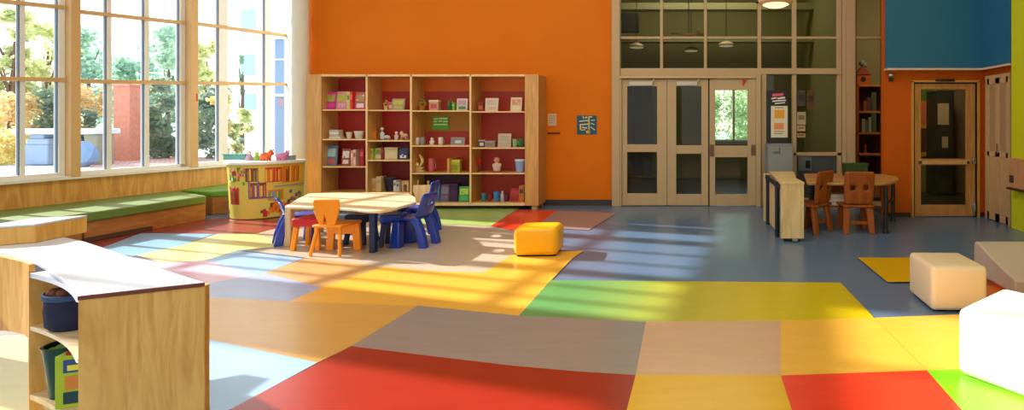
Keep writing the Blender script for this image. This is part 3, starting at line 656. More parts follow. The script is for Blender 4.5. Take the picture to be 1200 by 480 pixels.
# ================================================================ YELLOW COUNTER with printed wrap
cc = Vector((-6.68, 8.42, 0)); R0, R1 = .50, .60
def cpt(u, z, off=0.0):          # u 0..1 along the visible curved front, left to right
    th = math.radians(196+u*166)
    k = 1+.0*z
    taper = .93+.07*(z/.82)
    return Vector((cc.x+(R0*taper+off)*math.cos(th), cc.y+(.62*taper+off)*math.sin(th), z))
t = thing('play_counter', 'curved yellow counter wrapped in a book print beside the round column', 'counter', (cc.x, cc.y, 0))
N = 40
q = MB(); rows = [[cpt(i/N, z) for i in range(N+1)] for z in (.012, .2, .4, .6, .82)]
q.sheet(rows); n = len(q.v)
back = [cpt(1, 0.012), cpt(0, .012), cpt(0, .82), cpt(1, .82)]; q.quad(*back)
M_wrap = bpy.data.materials.new('counter_wrap'); M_wrap.use_nodes = True
nt = M_wrap.node_tree; b_ = nt.nodes['Principled BSDF']; tc = nt.nodes.new('ShaderNodeTexCoord'); sp = nt.nodes.new('ShaderNodeSeparateXYZ'); nt.links.new(tc.outputs['Object'], sp.inputs[0])
mr = nt.nodes.new('ShaderNodeMapRange'); mr.inputs['From Min'].default_value = -.6; mr.inputs['From Max'].default_value = .6; nt.links.new(sp.outputs['X'], mr.inputs['Value'])
rp = nt.nodes.new('ShaderNodeValToRGB'); rp.color_ramp.elements[0].color = lin((190, 212, 90)); rp.color_ramp.elements[1].color = lin((236, 178, 44)); e2 = rp.color_ramp.elements.new(.5); e2.color = lin((224, 206, 96))
nt.links.new(mr.outputs[0], rp.inputs[0]); nt.links.new(rp.outputs[0], b_.inputs['Base Color']); b_.inputs['Roughness'].default_value = .35
q.build('body', M_wrap, t, t.location, smooth=True)
q = MB(); q.prism([tuple(cpt(i/N, .82, .035)[:2]) for i in range(N+1)], .82, .862); q.build('counter_top', M_white, t, t.location, bevel=.006)
q = MB(); q.prism([tuple(cpt(i/N, .0, -.03)[:2]) for i in range(N+1)], 0, .012); q.build('plinth', mat('plinth', (130, 116, 70), .6), t, t.location)
# printed patches
gm = [mat('pr_red', (196, 48, 52), .5), mat('pr_orange', (236, 122, 30), .5), mat('pr_yellow', (240, 200, 60), .5), mat('pr_brown', (130, 62, 36), .5), mat('pr_green', (96, 160, 60), .5), mat('pr_pink', (232, 84, 106), .5), mat('pr_violet', (132, 88, 140), .5), mat('pr_white', (244, 236, 210), .5), mat('pr_blue', (120, 160, 178), .5), mat('pr_base', (218, 204, 96), .4)]
def patch(u0, u1, z0, z1, mi, off=.004):
    k = max(1, int((u1-u0)*60))
    PG.sheet([[cpt(u0+(u1-u0)*i/k, z, off) for i in range(k+1)] for z in (z0, z1)], mi=mi)
rr = random.Random(11)
def flush():
    global PG
    PG.build('printed_picture', gm, t, t.location); PG = MB()
PG = MB()
def spines(u0, u1, z0, z1, pal):
    u = u0; patch(u0-.004, u1+.004, z0-.012, z1+.01, rr.choice(pal), .003)
    while u < u1:
        wd = rr.uniform(.006, .016); patch(u, min(u1, u+wd*.85), z0, z1-rr.uniform(0, .25)*(z1-z0), rr.choice(pal), .005); u += wd
    flush()
def spots(u0, u1, z0, z1, pal, k, s=.02):
    patch(u0-s*.6, u1+s*.6, z0-s*1.2, z1+s*1.2, 9, .002)
    for _ in range(k):
        a = rr.uniform(u0, u1); z = rr.uniform(z0, z1); r = rr.uniform(.5, 1)*s; patch(a-r*.5, a+r*.5, z-r*1.2, z+r*1.2, rr.choice(pal), .004+rr.uniform(.0005, .002))
    flush()
spines(.50, .60, .58, .76, [0, 4, 2, 3, 5]); spines(.66, .78, .56, .76, [1, 2, 3, 0]); spines(.79, .93, .54, .77, [1, 1, 2, 3])
spines(.30, .42, .24, .46, [0, 3, 4, 0]); spines(.10, .20, .20, .36, [3, 4, 2]); spines(.54, .66, .34, .54, [6, 3, 1, 2]); spines(.68, .80, .28, .42, [1, 2, 4, 8])
spots(.05, .2, .52, .78, [7, 5, 0, 1], 26, .03); spots(.3, .4, .58, .78, [5, 0, 4, 7], 18, .03); spots(.42, .52, .54, .78, [4, 5, 0], 16, .025); spots(.3, .42, .40, .48, [0, 5], 14, .02)
spots(.08, .24, .06, .2, [3, 6, 7, 4], 14, .022); spots(.6, .84, .06, .22, [1, 3, 1, 0], 26, .035); spots(.8, .98, .1, .4, [1, 4, 6, 3], 26, .03)
for (a, z, mi) in ((.60, .33, 6), (.52, .33, 6)): patch(a, a+.012, z-.02, z+.24, mi, .007)
patch(.52, .72, .31, .33, 6, .007); patch(.72, .99, .47, .49, 8, .007)
flush()
# items on the counter
zc = .862
def at_counter(px, D): return Vector((xat(px, D), D, zc))
t = thing('storage_tub', 'low teal plastic tub on the left of the yellow counter top', 'tub', at_counter(277, 8.35))
q = MB(); q.prism([(-.17, -.05), (.17, -.05), (.17, .05), (-.17, .05)], 0, .075); q.build('body', mat('tub_teal', (110, 196, 196), .4), t, bevel=.012)
q = MB(); q.box(-.18, .18, -.06, .06, .075, .09); q.build('lid', mat('tub_lid', (150, 214, 206), .4), t, bevel=.005)
def toy_animal(px, D, label, c, s=1.0):
    t = thing('toy_animal', label, 'toy', at_counter(px, D)); m = mat('toy_%d_%d_%d' % c, c, .45)
    q = MB(); q.ball((0, 0, .06*s), .05*s, sx=1.5); q.build('body', m, t, smooth=True)
    q = MB(); q.ball((.075*s, 0, .1*s), .035*s); q.ball((.09*s, .02*s, .14*s), .012*s); q.ball((.09*s, -.02*s, .14*s), .012*s); q.build('head', m, t, smooth=True)
    for a in (-.04, .04):
        for b in (-.025, .025):
            q = MB(); q.tube((a*s, b*s, 0), (a*s, b*s, .05*s), .013*s, n=8); q.build('leg', m, t)
toy_animal(311, 8.1, 'orange toy animal in the middle of the yellow counter top', (232, 104, 48), 1.15)
toy_animal(330, 8.15, 'pink toy animal towards the right of the yellow counter top', (222, 130, 178), 1.05)
t = thing('toy_figure', 'small mauve and white toy figure beside the teal tub on the counter', 'toy', at_counter(292, 8.2))
q = MB(); q.lathe([(.05, 0), (.055, .03), (.03, .08), (.02, .09)], n=14); q.build('body', mat('toy_mauve', (206, 160, 200), .5), t, smooth=True); q = MB(); q.ball((0, 0, .115), .032); q.build('head', mat('toy_white', (240, 230, 232), .5), t, smooth=True)
t = thing('toy_figure', 'small lime green toy figure between the mauve figure and the orange animal', 'toy', at_counter(301, 8.2))
q = MB(); q.lathe([(.04, 0), (.045, .03), (.025, .07), (.02, .08)], n=14); q.build('body', mat('toy_lime', (150, 206, 70), .5), t, smooth=True); q = MB(); q.ball((0, 0, .1), .03); q.build('head', mat('toy_lime2', (190, 220, 110), .5), t, smooth=True)
t = thing('storage_tub', 'small grey tub at the right end of the yellow counter top', 'tub', at_counter(340, 8.3))
q = MB(); q.box(-.06, .06, -.05, .05, 0, .06); q.build('body', mat('tub_grey', (150, 158, 160), .5), t, bevel=.01); q = MB(); q.box(-.065, .065, -.055, .055, .06, .072); q.build('lid', mat('tub_grey2', (176, 180, 182), .5), t, bevel=.004)

# ================================================================ BOOKCASE
DB = 8.75
def bX(px): return xat(px, DB)
def bZ(py): return zat(py, DB)
XL, XR = bX(359.5), bX(631)
zb0, zb1 = bZ(239.5), bZ(87)
t = thing('bookcase', 'large built-in birch bookcase with red backs against the orange wall', 'bookcase', ((XL+XR)/2, DB, 0))
BK = t; off = t.location
M_edge_lit = wood('case_edge_lit', (232, 192, 130), (244, 210, 154))  # paler wood for front faces, the light on them put into the colour
def part(name, x0, x1, y0, y1, z0, z1, m, bevel=.003):
    q = MB(); q.box(x0, x1, y0, y1, z0, z1)
    if name in ('shelf', 'divider', 'top_panel', 'bottom_panel'): q.m[2] = 1
    return q.build(name, [m, M_edge_lit], BK, off, bevel=bevel)
part('side_panel', XL, bX(376.5), DB, YB-.005, 0.0, zb1, M_case)
part('side_panel', bX(615), XR, DB, YB-.005, zb0-.02, zb1, M_case)
for px in (429.5, 481.5, 551.2):
    part('divider', bX(px)-.016, bX(px)+.016, DB, YB-.03, zb0, zb1, M_case)
part('top_panel', bX(376.5), bX(615), DB, YB-.005, zb1-.035, zb1, M_case)
part('bottom_panel', bX(376.5), bX(615), DB, YB-.005, zb0-.02, zb0+.03, M_case)
part('plinth', XL+.3, XR-.5, DB+.15, YB-.01, 0, zb0-.02, mat('plinth_dark', (60, 46, 34), .6))
part('foot', XR-.12, XR-.03, DB+.02, DB+.1, 0, zb0-.02, M_case); part('foot', XR-.12, XR-.03, YB-.12, YB-.04, 0, zb0-.02, M_case)
COLS = [(376.5, 429.5), (429.5, 481.5), (481.5, 551.2), (551.2, 615)]
SH = [[128.8, 163.5, 195.5, 226], [129.3, 165, 188, 226], [130, 171, 203.3, 236], [131, 173.5, 203.3, 237.3]]
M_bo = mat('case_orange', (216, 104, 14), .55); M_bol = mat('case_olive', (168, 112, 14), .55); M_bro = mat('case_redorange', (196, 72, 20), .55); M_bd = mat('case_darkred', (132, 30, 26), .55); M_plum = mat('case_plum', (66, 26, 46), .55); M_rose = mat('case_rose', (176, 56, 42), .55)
SZ = {}
for c, (xa, xb) in enumerate(COLS):
    tops = [zb1-.035]
    for r, y in enumerate(SH[c]):
        z = bZ(y); SZ[(c, r)] = z+.011 if r < 3 else z+.011
        if r < 3: part('shelf', bX(xa)+.017, bX(xb)-.017 if xb < 615 else bX(xb), DB+.004, YB-.03, z-.011, z+.011, M_case)
        elif c < 2: part('shelf', bX(xa)+.017, bX(xb)-.017, DB+.004, YB-.03, z-.011, z+.011, M_case)
        else: SZ[(c, r)] = zb0+.03
        tops.append(z)
    for r in range(4):
        ztop, zbo = tops[r], tops[r+1]
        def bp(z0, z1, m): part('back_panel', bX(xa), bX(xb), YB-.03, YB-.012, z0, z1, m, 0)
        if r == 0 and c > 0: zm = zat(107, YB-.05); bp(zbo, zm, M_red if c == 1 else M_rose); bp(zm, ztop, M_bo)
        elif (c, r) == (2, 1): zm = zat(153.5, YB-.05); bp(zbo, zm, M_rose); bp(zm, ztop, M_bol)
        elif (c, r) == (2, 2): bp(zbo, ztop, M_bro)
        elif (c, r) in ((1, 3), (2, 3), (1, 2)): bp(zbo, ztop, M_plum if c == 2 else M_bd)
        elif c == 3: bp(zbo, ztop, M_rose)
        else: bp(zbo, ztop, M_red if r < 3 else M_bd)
part('partition', bX(523), bX(525.5), DB+.03, YB-.03, bZ(203.3)+.011, bZ(186), M_case)

# ---- small things on the shelves
DI = 8.86
def iloc(c, r, x0, x1): return Vector((xat((x0+x1)/2, DI), DI, SZ[(c, r)]))
GR = 'things on the bookcase shelves'
def item(kind, c, r, x0, x1, yt, cols, label, cat=None, name=None, yb=None):
    L = iloc(c, r, x0, x1); wd = (x1-x0)*DI/F; yb_ = 141+(H-L.z)*F/DI
    h = (yb_-yt)*DI/F
    ms = [mat('it_%d_%d_%d' % tuple(k), k, .5) for k in cols]
    while len(ms) < 3: ms.append(ms[-1])
    rz = random.uniform(-.12, .12)
    if kind == 'book':
        t = thing(name or 'picture_book', label, cat or 'book', L+Vector((0, .03, 0)), rz, GR)
        M = Matrix.Rotation(-.13, 4, 'X'); th = .022
        q = MB(); q.box(-wd/2, wd/2, -th, -th+.004, 0, h, 0, M); q.box(-wd/2, wd/2, 0, .004, 0, h, 0, M); q.box(-wd/2, -wd/2+.005, -th, .004, 0, h, 0, M)
        q.build('cover', ms[0], t)
        q = MB(); q.box(-wd/2+.005, wd/2-.006, -th+.004, 0, .005, h-.006, 0, M); q.build('pages', mat('pages', (226, 216, 190), .7), t)
        q = MB(); rr = random.Random(label)
        q.box(-wd*.38, wd*.38, -th-.0015, -th, h*.45, h*.85, 1, M); q.box(-wd*.3, wd*.36, -th-.0015, -th, h*.1, h*.34, 2, M)
        for _ in range(5):
            a, b = rr.uniform(-.36, .2)*wd, rr.uniform(.1, .8)*h; q.box(a, a+wd*.14, -th-.003, -th-.0015, b, b+h*.09, rr.choice((0, 1, 2)), M)
        q.build('cover_art', ms, t)
    elif kind == 'spine':
        t = thing(name or 'book', label, cat or 'book', L+Vector((0, .05, 0)), rz*.4, GR)
        q = MB(); q.box(-wd/2, -wd/2+.004, -.07, .09, 0, h); q.box(wd/2-.004, wd/2, -.07, .09, 0, h); q.box(-wd/2, wd/2, -.075, -.068, 0, h); q.build('cover', ms[0], t)
        q = MB(); q.box(-wd/2+.004, wd/2-.004, -.068, .085, .005, h-.006); q.build('pages', mat('pages', (226, 216, 190), .7), t)
        q = MB(); q.box(-wd*.35, wd*.35, -.0775, -.075, h*.55, h*.8); q.build('spine_label', ms[1], t)
    elif kind == 'flat':
        t = thing(name or 'book', label, cat or 'book', L+Vector((0, .07, 0)), rz, GR)
    elif kind == 'box':
        t = thing(name or 'box', label, cat or 'box', L+Vector((0, .06, 0)), rz, GR); d = min(.13, wd*.7)
        q = MB(); q.box(-wd/2, wd/2, -d/2, d/2, 0, h*.8); q.build('body', ms[0], t, bevel=.003)
        q = MB(); q.box(-wd/2-.004, wd/2+.004, -d/2-.004, d/2+.004, h*.8, h); q.build('lid', ms[2], t, bevel=.003)
        q = MB(); q.box(-wd*.34, wd*.34, -d/2-.002, -d/2, h*.2, h*.62); q.build('box_label', ms[1], t)
    elif kind == 'cup':
        t = thing(name or 'cup', label, cat or 'cup', L+Vector((0, .06, 0)), rz, GR); r_ = wd*.42
        q = MB(); q.lathe([(r_*.75, 0), (r_, h*.15), (r_*1.05, h), (r_*.92, h), (r_*.85, h*.2), (.002, h*.14)], n=18); q.build('bowl', ms[0], t, smooth=True)
        q = MB(); pts = [Vector((r_*1.0+r_*.5*math.sin(a), 0, h*.5+h*.28*math.cos(a))) for a in [math.pi*k/6 for k in range(7)]]
        for a, b in zip(pts, pts[1:]): q.tube(a, b, r_*.12, n=8)
        q.build('handle', ms[1], t, smooth=True)
    elif kind == 'basket':
        t = thing(name or 'basket', label, cat or 'basket', L+Vector((0, .07, 0)), rz, GR); r_ = wd/2
        q = MB(); q.lathe([(r_*.7, 0), (r_, h*.9), (r_*1.03, h), (r_*.9, h), (r_*.62, .012), (.002, .01)], n=20, sy=.7); q.build('bowl', ms[0], t, smooth=True)
        q = MB(); q.lathe([(r_*1.0, h*.88), (r_*1.06, h*.92), (r_*1.06, h), (r_*1.0, h*1.02)], n=20, sy=.7); q.build('rim', ms[1], t, smooth=True)
    elif kind == 'figure':
        t = thing(name or 'figurine', label, cat or 'figurine', L+Vector((0, .06, 0)), rz, GR)
        q = MB(); q.lathe([(wd*.45, 0), (wd*.45, h*.06), (wd*.38, h*.07)], n=16, sy=.8); q.build('base', ms[1], t)
        q = MB(); q.lathe([(wd*.33, h*.07), (wd*.4, h*.25), (wd*.3, h*.5), (wd*.18, h*.64)], n=16, sy=.8); q.ball((wd*.34, 0, h*.45), wd*.13, sz=1.8); q.ball((-wd*.34, 0, h*.42), wd*.13, sz=1.8); q.build('body', ms[0], t, smooth=True)
        q = MB(); q.ball((0, 0, h*.8), min(wd*.32, h*.2)); q.ball((wd*.12, -wd*.2, h*.78), wd*.06); q.build('head', ms[2], t, smooth=True)
    elif kind == 'animal':
        t = thing(name or 'toy_animal', label, cat or 'toy', L+Vector((0, .06, 0)), rz, GR)
        q = MB(); q.ball((0, 0, h*.5), h*.3, sx=wd*.45/(h*.3), sy=.8); q.build('body', ms[0], t, smooth=True)
        q = MB(); q.ball((-wd*.38, 0, h*.78), h*.2); q.ball((-wd*.47, 0, h*.7), h*.1); q.ball((-wd*.36, h*.1, h*.98), h*.06); q.ball((-wd*.36, -h*.1, h*.98), h*.06); q.build('head', ms[1], t, smooth=True)
        for sx in (-.28, .28):
            for sy in (-.1, .1):
                q = MB(); q.tube((sx*wd, sy*h*2, 0), (sx*wd, sy*h*2, h*.45), h*.09, n=8); q.build('leg', ms[2], t)
    elif kind == 'frame':
        t = thing(name or 'framed_picture', label, cat or 'picture frame', L+Vector((0, .05, 0)), rz, GR); M = Matrix.Rotation(-.15, 4, 'X')
        q = MB(); b = .012; q.box(-wd/2, wd/2, -.008, .006, 0, b, 0, M); q.box(-wd/2, wd/2, -.008, .006, h-b, h, 0, M); q.box(-wd/2, -wd/2+b, -.008, .006, b, h-b, 0, M); q.box(wd/2-b, wd/2, -.008, .006, b, h-b, 0, M); q.build('frame', ms[0], t)
        q = MB(); q.box(-wd/2+b, wd/2-b, -.002, .004, b, h-b, 1, M); q.box(-wd*.2, wd*.25, -.004, -.002, h*.25, h*.6, 2, M); q.build('picture', ms, t)
        q = MB(); q.bar((0, .01, h*.7), (0, .07, 0), .03, .004, (0, 1, .5)); q.build('easel_strut', ms[0], t)
    elif kind == 'bottle':
        t = thing(name or 'bottle', label, cat or 'bottle', L+Vector((0, .06, 0)), rz, GR); r_ = wd/2
        q = MB(); q.lathe([(r_*.9, 0), (r_, h*.05), (r_, h*.62), (r_*.5, h*.78), (r_*.45, h*.88)], n=16); q.build('body', ms[0], t, smooth=True)
        q = MB(); q.lathe([(r_*.55, h*.86), (r_*.55, h)], n=14); q.build('cap', ms[1], t)
    elif kind == 'arch':
        t = thing(name or 'wooden_arch', label, cat or 'block', L+Vector((0, .06, 0)), rz, GR)
        a = [(-wd/2, 0), (-wd/2, h), (wd/2, h), (wd/2, 0), (wd*.25, 0)]+[(wd*.25*math.cos(k*math.pi/8), h*.5+wd*.25*math.sin(k*math.pi/8)) for k in range(9)]+[(-wd*.25, 0)]
        q = MB(); q.prism(a, -.04, .04, axis='y'); q.build('arch', ms[0], t)
    elif kind == 'plant':
        t = thing(name or 'potted_plant', label, cat or 'plant', L+Vector((0, .07, 0)), rz, GR)
        q = MB(); q.lathe([(wd*.26, 0), (wd*.34, h*.4), (wd*.36, h*.42), (wd*.3, h*.42), (wd*.28, h*.36), (.002, h*.36)], n=16); q.build('pot', ms[0], t, smooth=True)
        q = MB(); rr = random.Random(label)
        for _ in range(46):
            th, ph, s_ = rr.uniform(0, 6.28), rr.uniform(.1, 1.5), rr.uniform(.6, 1)
            d = Vector((math.cos(th)*math.cos(ph)*wd*.5, math.sin(th)*math.cos(ph)*wd*.4, h*.38+math.sin(ph)*h*.6))*1.0
            d = Vector((d.x*s_, d.y*s_, h*.38+(d.z-h*.38)*s_)); e_ = Vector((rr.uniform(-1, 1), rr.uniform(-1, 1), rr.uniform(-.3, 1))).normalized()*wd*.13; e3 = e_.orthogonal().normalized()*wd*.06
            q.add([d-e_, d+e3, d+e_, d-e3], [(0, 1, 2, 3)], rr.choice((0, 1)))
        q.build('foliage', ms[1:3], t)
    elif kind == 'crescent':
        t = thing(name or 'trophy', label, cat or 'ornament', L+Vector((0, .06, 0)), 0, GR)
        q = MB(); q.box(-wd*.5, wd*.5, -.035, .035, 0, h*.12); q.box(-wd*.42, wd*.42, -.03, .03, h*.18, h*.28); q.box(-wd*.3, wd*.3, -.025, .025, h*.12, h*.18); q.build('base', ms[1], t, bevel=.003)
        a = [(wd*(.1+.36*math.sin(k*math.pi/10*1.0)), h*(.28+.072*k)) for k in range(11)]; b = [(wd*(.0+.2*math.sin(k*math.pi/10)), h*(.28+.068*k)) for k in range(10, -1, -1)]
        q = MB(); q.prism(a+b, -.015, .015, axis='y'); q.build('crescent', ms[0], t)
        q = MB(); q.ball((-wd*.2, 0, h*.42), wd*.2); q.build('dome', ms[2], t, smooth=True)
    elif kind == 'flower':
        t = thing(name or 'toy_flower', label, cat or 'toy', L+Vector((0, .08, 0)), 0, GR)
        q = MB(); q.tube((0, 0, 0), (0, 0, h*.7), .008, n=8); q.lathe([(wd*.2, 0), (wd*.2, .015)], n=14); q.build('stem', ms[1], t)
        q = MB()
        for k in range(6): q.ball((wd*.26*math.cos(k*1.047), 0, h*.72+wd*.26*math.sin(k*1.047)), wd*.17, sy=.5, n=8)
        q.ball((0, -.01, h*.72), wd*.15, 0, 8); q.build('petals', ms[0], t, smooth=True)
    return t
def flatbook(c, r, x0, x1, z0, th, cols, label):
    L = iloc(c, r, x0, x1)+Vector((0, .08, z0)); wd = (x1-x0)*DI/F
    t = thing('book', label, 'book', L, random.uniform(-.15, .15), GR); m = mat('it_%d_%d_%d' % tuple(cols), cols, .5)
    q = MB(); q.box(-wd/2, wd/2, -.06, .06, 0, .004); q.box(-wd/2, wd/2, -.06, .06, th-.004, th); q.box(-wd/2, wd/2, -.064, -.058, 0, th); q.build('cover', m, t)
    q = MB(); q.box(-wd/2+.005, wd/2-.005, -.058, .056, .004, th-.004); q.build('pages', mat('pages', (226, 216, 190), .7), t)
W_ = (228, 222, 208); K_ = (40, 40, 44)
item('book', 0, 0, 379.5, 392.5, 107.5, [(196, 46, 130), (150, 170, 60), (214, 70, 150)], 'magenta picture book leaning at the left of the top shelf, first column')
item('book', 0, 0, 392.5, 406, 107, [(214, 130, 150), (176, 178, 70), (226, 160, 180)], 'pink and green picture book beside the magenta one on the top shelf')
item('spine', 0, 0, 407.3, 411, 107.5, [(196, 190, 110), (120, 130, 50)], 'pale yellow-green book spine in the first column, top shelf')
item('spine', 0, 0, 411.4, 414.3, 107, [(220, 44, 44), (240, 120, 90)], 'thin red book spine in the first column, top shelf')
item('book', 0, 0, 414.6, 427, 107.5, [(196, 90, 96), (176, 150, 90), (236, 216, 226)], 'pink and white picture book at the right of the top shelf, first column')
for k, (w0, w1, c) in enumerate(((384.5, 398.5, (224, 220, 204)), (385, 396.5, (206, 196, 180)), (385, 396, (232, 228, 214)), (384.8, 396.3, (196, 188, 180)))):
    flatbook(0, 1, w0, w1, .0005+k*.038, .036, c, ['lowest of the flat stacked white books in the first column', 'second from bottom of the flat stacked white books in the first column', 'third from bottom of the flat stacked white books in the first column', 'topmost of the flat stacked white books in the first column'][k])
item('basket', 0, 1, 402.5, 409.5, 154.5, [(214, 204, 176), (176, 160, 120)], 'small pale cone basket on the second shelf, first column')
item('basket', 0, 1, 412, 423.5, 153.8, [(204, 206, 196), (236, 232, 214)], 'wider white basket at the right of the second shelf, first column')
item('book', 0, 2, 380.5, 393.5, 170.5, [(92, 124, 150), (160, 196, 206), (190, 90, 90)], 'pale blue picture book on the third shelf, first column')
item('book', 0, 2, 399, 409, 174, [(150, 60, 64), (224, 216, 210), (214, 204, 200)], 'white patterned picture book on the third shelf, first column')
item('spine', 0, 2, 412, 414.6, 176, [(212, 160, 130), (232, 214, 190)], 'peach book spine on the third shelf, first column')
item('spine', 0, 2, 415.2, 418, 175, [(222, 190, 170), (196, 60, 54)], 'cream book spine on the third shelf, first column')
item('spine', 0, 2, 422.5, 427.5, 174, [(160, 30, 40), (206, 90, 80)], 'dark red book at the right end of the third shelf, first column')
item('plant', 1, 0, 446, 453.5, 116.8, [(222, 206, 130), (190, 180, 90), (210, 190, 110)], 'small cream pot with a yellow plant on the top shelf, second column')
item('box', 1, 0, 453.8, 461, 119.5, [(196, 70, 110), (222, 190, 80), (206, 90, 120)], 'small magenta box on the top shelf, second column')
item('book', 1, 0, 458.5, 473, 115.5, [(160, 150, 120), (196, 186, 70), (190, 176, 90)], 'grey and yellow picture book on the top shelf, second column')
item('box', 1, 1, 434, 439.5, 150.5, [(190, 110, 30), (206, 130, 50), (176, 96, 24)], 'tall ochre box on the second shelf, second column')
item('figure', 1, 1, 442.5, 448.3, 147.8, [(200, 206, 206), (70, 66, 64), (216, 214, 204)], 'tallest pale figurine on the second shelf, second column')
item('animal', 1, 1, 445, 456, 157, [(206, 206, 204), (60, 62, 66), (190, 192, 190)], 'small black and white toy animal at the foot of the tallest figurine')
item('figure', 1, 1, 459.5, 465, 153.5, [(206, 200, 190), (196, 180, 160), (226, 214, 196)], 'small white figurine third on the second shelf, second column')
item('animal', 1, 1, 467, 477, 154, [(206, 166, 120), (220, 208, 190), (190, 140, 110)], 'tan and white toy animal at the right of the second shelf, second column')
item('spine', 1, 2, 434.3, 438.2, 173.5, [(176, 182, 90), (120, 130, 50)], 'yellow-green book first on the third shelf, second column')
item('book', 1, 2, 438.4, 447, 173.5, [(190, 186, 120), (130, 150, 60), (220, 214, 160)], 'pale green patterned picture book on the third shelf, second column')
item('spine', 1, 2, 447.4, 450.4, 172.5, [(140, 24, 50), (180, 60, 80)], 'maroon book spine on the third shelf, second column')
item('box', 1, 2, 450.8, 465, 172.5, [(206, 190, 140), (212, 198, 150), (200, 182, 130)], 'wide cream box on the third shelf, second column')
item('book', 1, 2, 465.6, 477.5, 173, [(48, 44, 86), (60, 60, 100), (220, 216, 216)], 'navy picture book with a white mark on the third shelf, second column')
item('box', 1, 3, 432.5, 441.5, 209, [(204, 166, 110), (190, 150, 96), (214, 180, 126)], 'low tan wooden box on the bottom shelf, second column')
item('spine', 1, 3, 441.8, 447.3, 206.5, [(206, 174, 120), (190, 156, 104)], 'tall tan box file on the bottom shelf, second column')
item('basket', 1, 3, 448, 461, 208, [(34, 30, 44), (50, 46, 64)], 'dark navy bin on the bottom shelf, second column')
item('spine', 1, 3, 462, 465, 211, [(214, 206, 196), (120, 110, 120)], 'first white book spine beside the navy bin')
item('spine', 1, 3, 465.6, 468.8, 213, [(196, 186, 176), (80, 76, 90)], 'second white book spine beside the navy bin')
item('arch', 1, 3, 470, 478.5, 212, [(206, 170, 116)], 'tan wooden arch at the right end of the bottom shelf, second column')
item('plant', 2, 0, 486, 499, 115.8, [(180, 120, 40), (60, 150, 60), (200, 150, 40)], 'potted green and orange plant on the top shelf, third column')
item('box', 2, 0, 502.5, 513, 117, [(206, 150, 110), (190, 80, 90), (222, 206, 170)], 'cream and pink box on the top shelf, third column')
item('plant', 2, 0, 520.5, 530.5, 116.5, [(30, 120, 80), (40, 160, 90), (70, 180, 90)], 'emerald potted plant on the top shelf, third column')
item('spine', 2, 0, 530.8, 533.4, 120, [(120, 170, 50), (160, 190, 80)], 'thin green book on the top shelf, third column')
item('book', 2, 0, 534.5, 547, 115.3, [(206, 196, 190), (190, 150, 160), (70, 130, 70)], 'pale pink and white picture book on the top shelf, third column')
item('cup', 2, 1, 483.5, 489.5, 161, [(226, 218, 206), (206, 196, 184)], 'white cup at the left of the second shelf, third column')
item('cup', 2, 1, 490.3, 496, 160.8, [(150, 146, 150), (120, 116, 120)], 'grey cup beside the white cup, third column')
item('figure', 2, 1, 501, 507.3, 161, [(224, 214, 206), (206, 190, 180), (230, 222, 214)], 'short white figurine on the second shelf, third column')
item('cup', 2, 1, 511.5, 517.5, 160.8, [(228, 220, 210), (190, 176, 166)], 'white cup with handle right of the short white figurine')
item('frame', 2, 1, 526.5, 543, 161, [(176, 150, 140), (130, 136, 140), (206, 206, 204)], 'landscape picture frame on the second shelf, third column')
item('crescent', 2, 2, 483, 495, 180.8, [(222, 190, 120), (206, 176, 110), (236, 216, 150)], 'cream and gold crescent ornament on the third shelf, third column')
item('cup', 2, 2, 500, 507.5, 185.8, [(196, 90, 96), (206, 120, 124)], 'rose coloured tall cup on the third shelf, third column')
item('box', 2, 2, 526.5, 538, 187, [(176, 176, 50), (140, 140, 30), (206, 190, 70)], 'yellow-green box on the third shelf, third column')
item('bottle', 2, 3, 485.3, 490, 211, [(206, 186, 140), (220, 204, 170)], 'first cream bottle on the bottom shelf, third column')
item('bottle', 2, 3, 497.5, 502, 212, [(206, 186, 140), (220, 204, 170)], 'second cream bottle on the bottom shelf, third column')
item('book', 2, 3, 507.5, 514, 215, [(66, 100, 160), (90, 130, 190), (60, 80, 140)], 'blue picture book on the bottom shelf, third column')
item('book', 2, 3, 515, 525.5, 216.3, [(90, 80, 120), (130, 116, 130), (110, 100, 120)], 'grey violet picture book on the bottom shelf, third column')
item('box', 2, 3, 526, 536, 215, [(60, 30, 66), (74, 40, 80), (52, 26, 58)], 'dark plum box on the bottom shelf, third column')
item('book', 2, 3, 537, 549, 218.5, [(60, 160, 80), (190, 206, 80), (90, 180, 100)], 'bright green picture book at the right of the bottom shelf, third column')
item('box', 3, 0, 559, 566, 119.5, [(140, 50, 34), (190, 110, 60), (150, 60, 40)], 'small dark red box on the top shelf, fourth column')
item('book', 3, 0, 568, 583, 114.8, [(218, 200, 176), (200, 180, 170), (206, 176, 150)], 'cream picture book on the top shelf, fourth column')
item('book', 3, 0, 597.5, 611, 114, [(222, 200, 160), (206, 140, 110), (226, 210, 176)], 'cream and coral picture book at the right of the top shelf, fourth column')
item('box', 3, 1, 560, 567, 163.8, [(60, 60, 60), (216, 206, 196), (176, 170, 160)], 'black and white box on the second shelf, fourth column')
item('box', 3, 1, 568, 579.5, 165, [(150, 136, 126), (136, 120, 112), (166, 150, 140)], 'low grey box on the second shelf, fourth column')
item('book', 3, 1, 583, 598, 156.5, [(190, 172, 150), (176, 160, 140), (180, 164, 146)], 'large grey-beige book on the second shelf, fourth column')
item('cup', 3, 1, 599, 605, 163, [(130, 190, 130), (160, 206, 150)], 'pale green cup on the second shelf, fourth column')
item('cup', 3, 1, 606, 613, 162.5, [(50, 110, 60), (70, 130, 70)], 'dark green cup on the second shelf, fourth column')
item('flower', 3, 2, 554.5, 562.5, 184, [(196, 24, 20), (120, 30, 24)], 'red toy flower on the third shelf, fourth column')
item('figure', 3, 2, 575, 586.5, 184, [(206, 180, 170), (160, 60, 50), (220, 150, 120)], 'white and red figurine on the third shelf, fourth column')
item('basket', 3, 2, 602, 613.5, 187, [(140, 170, 214), (230, 232, 236)], 'blue and white basket on the third shelf, fourth column')
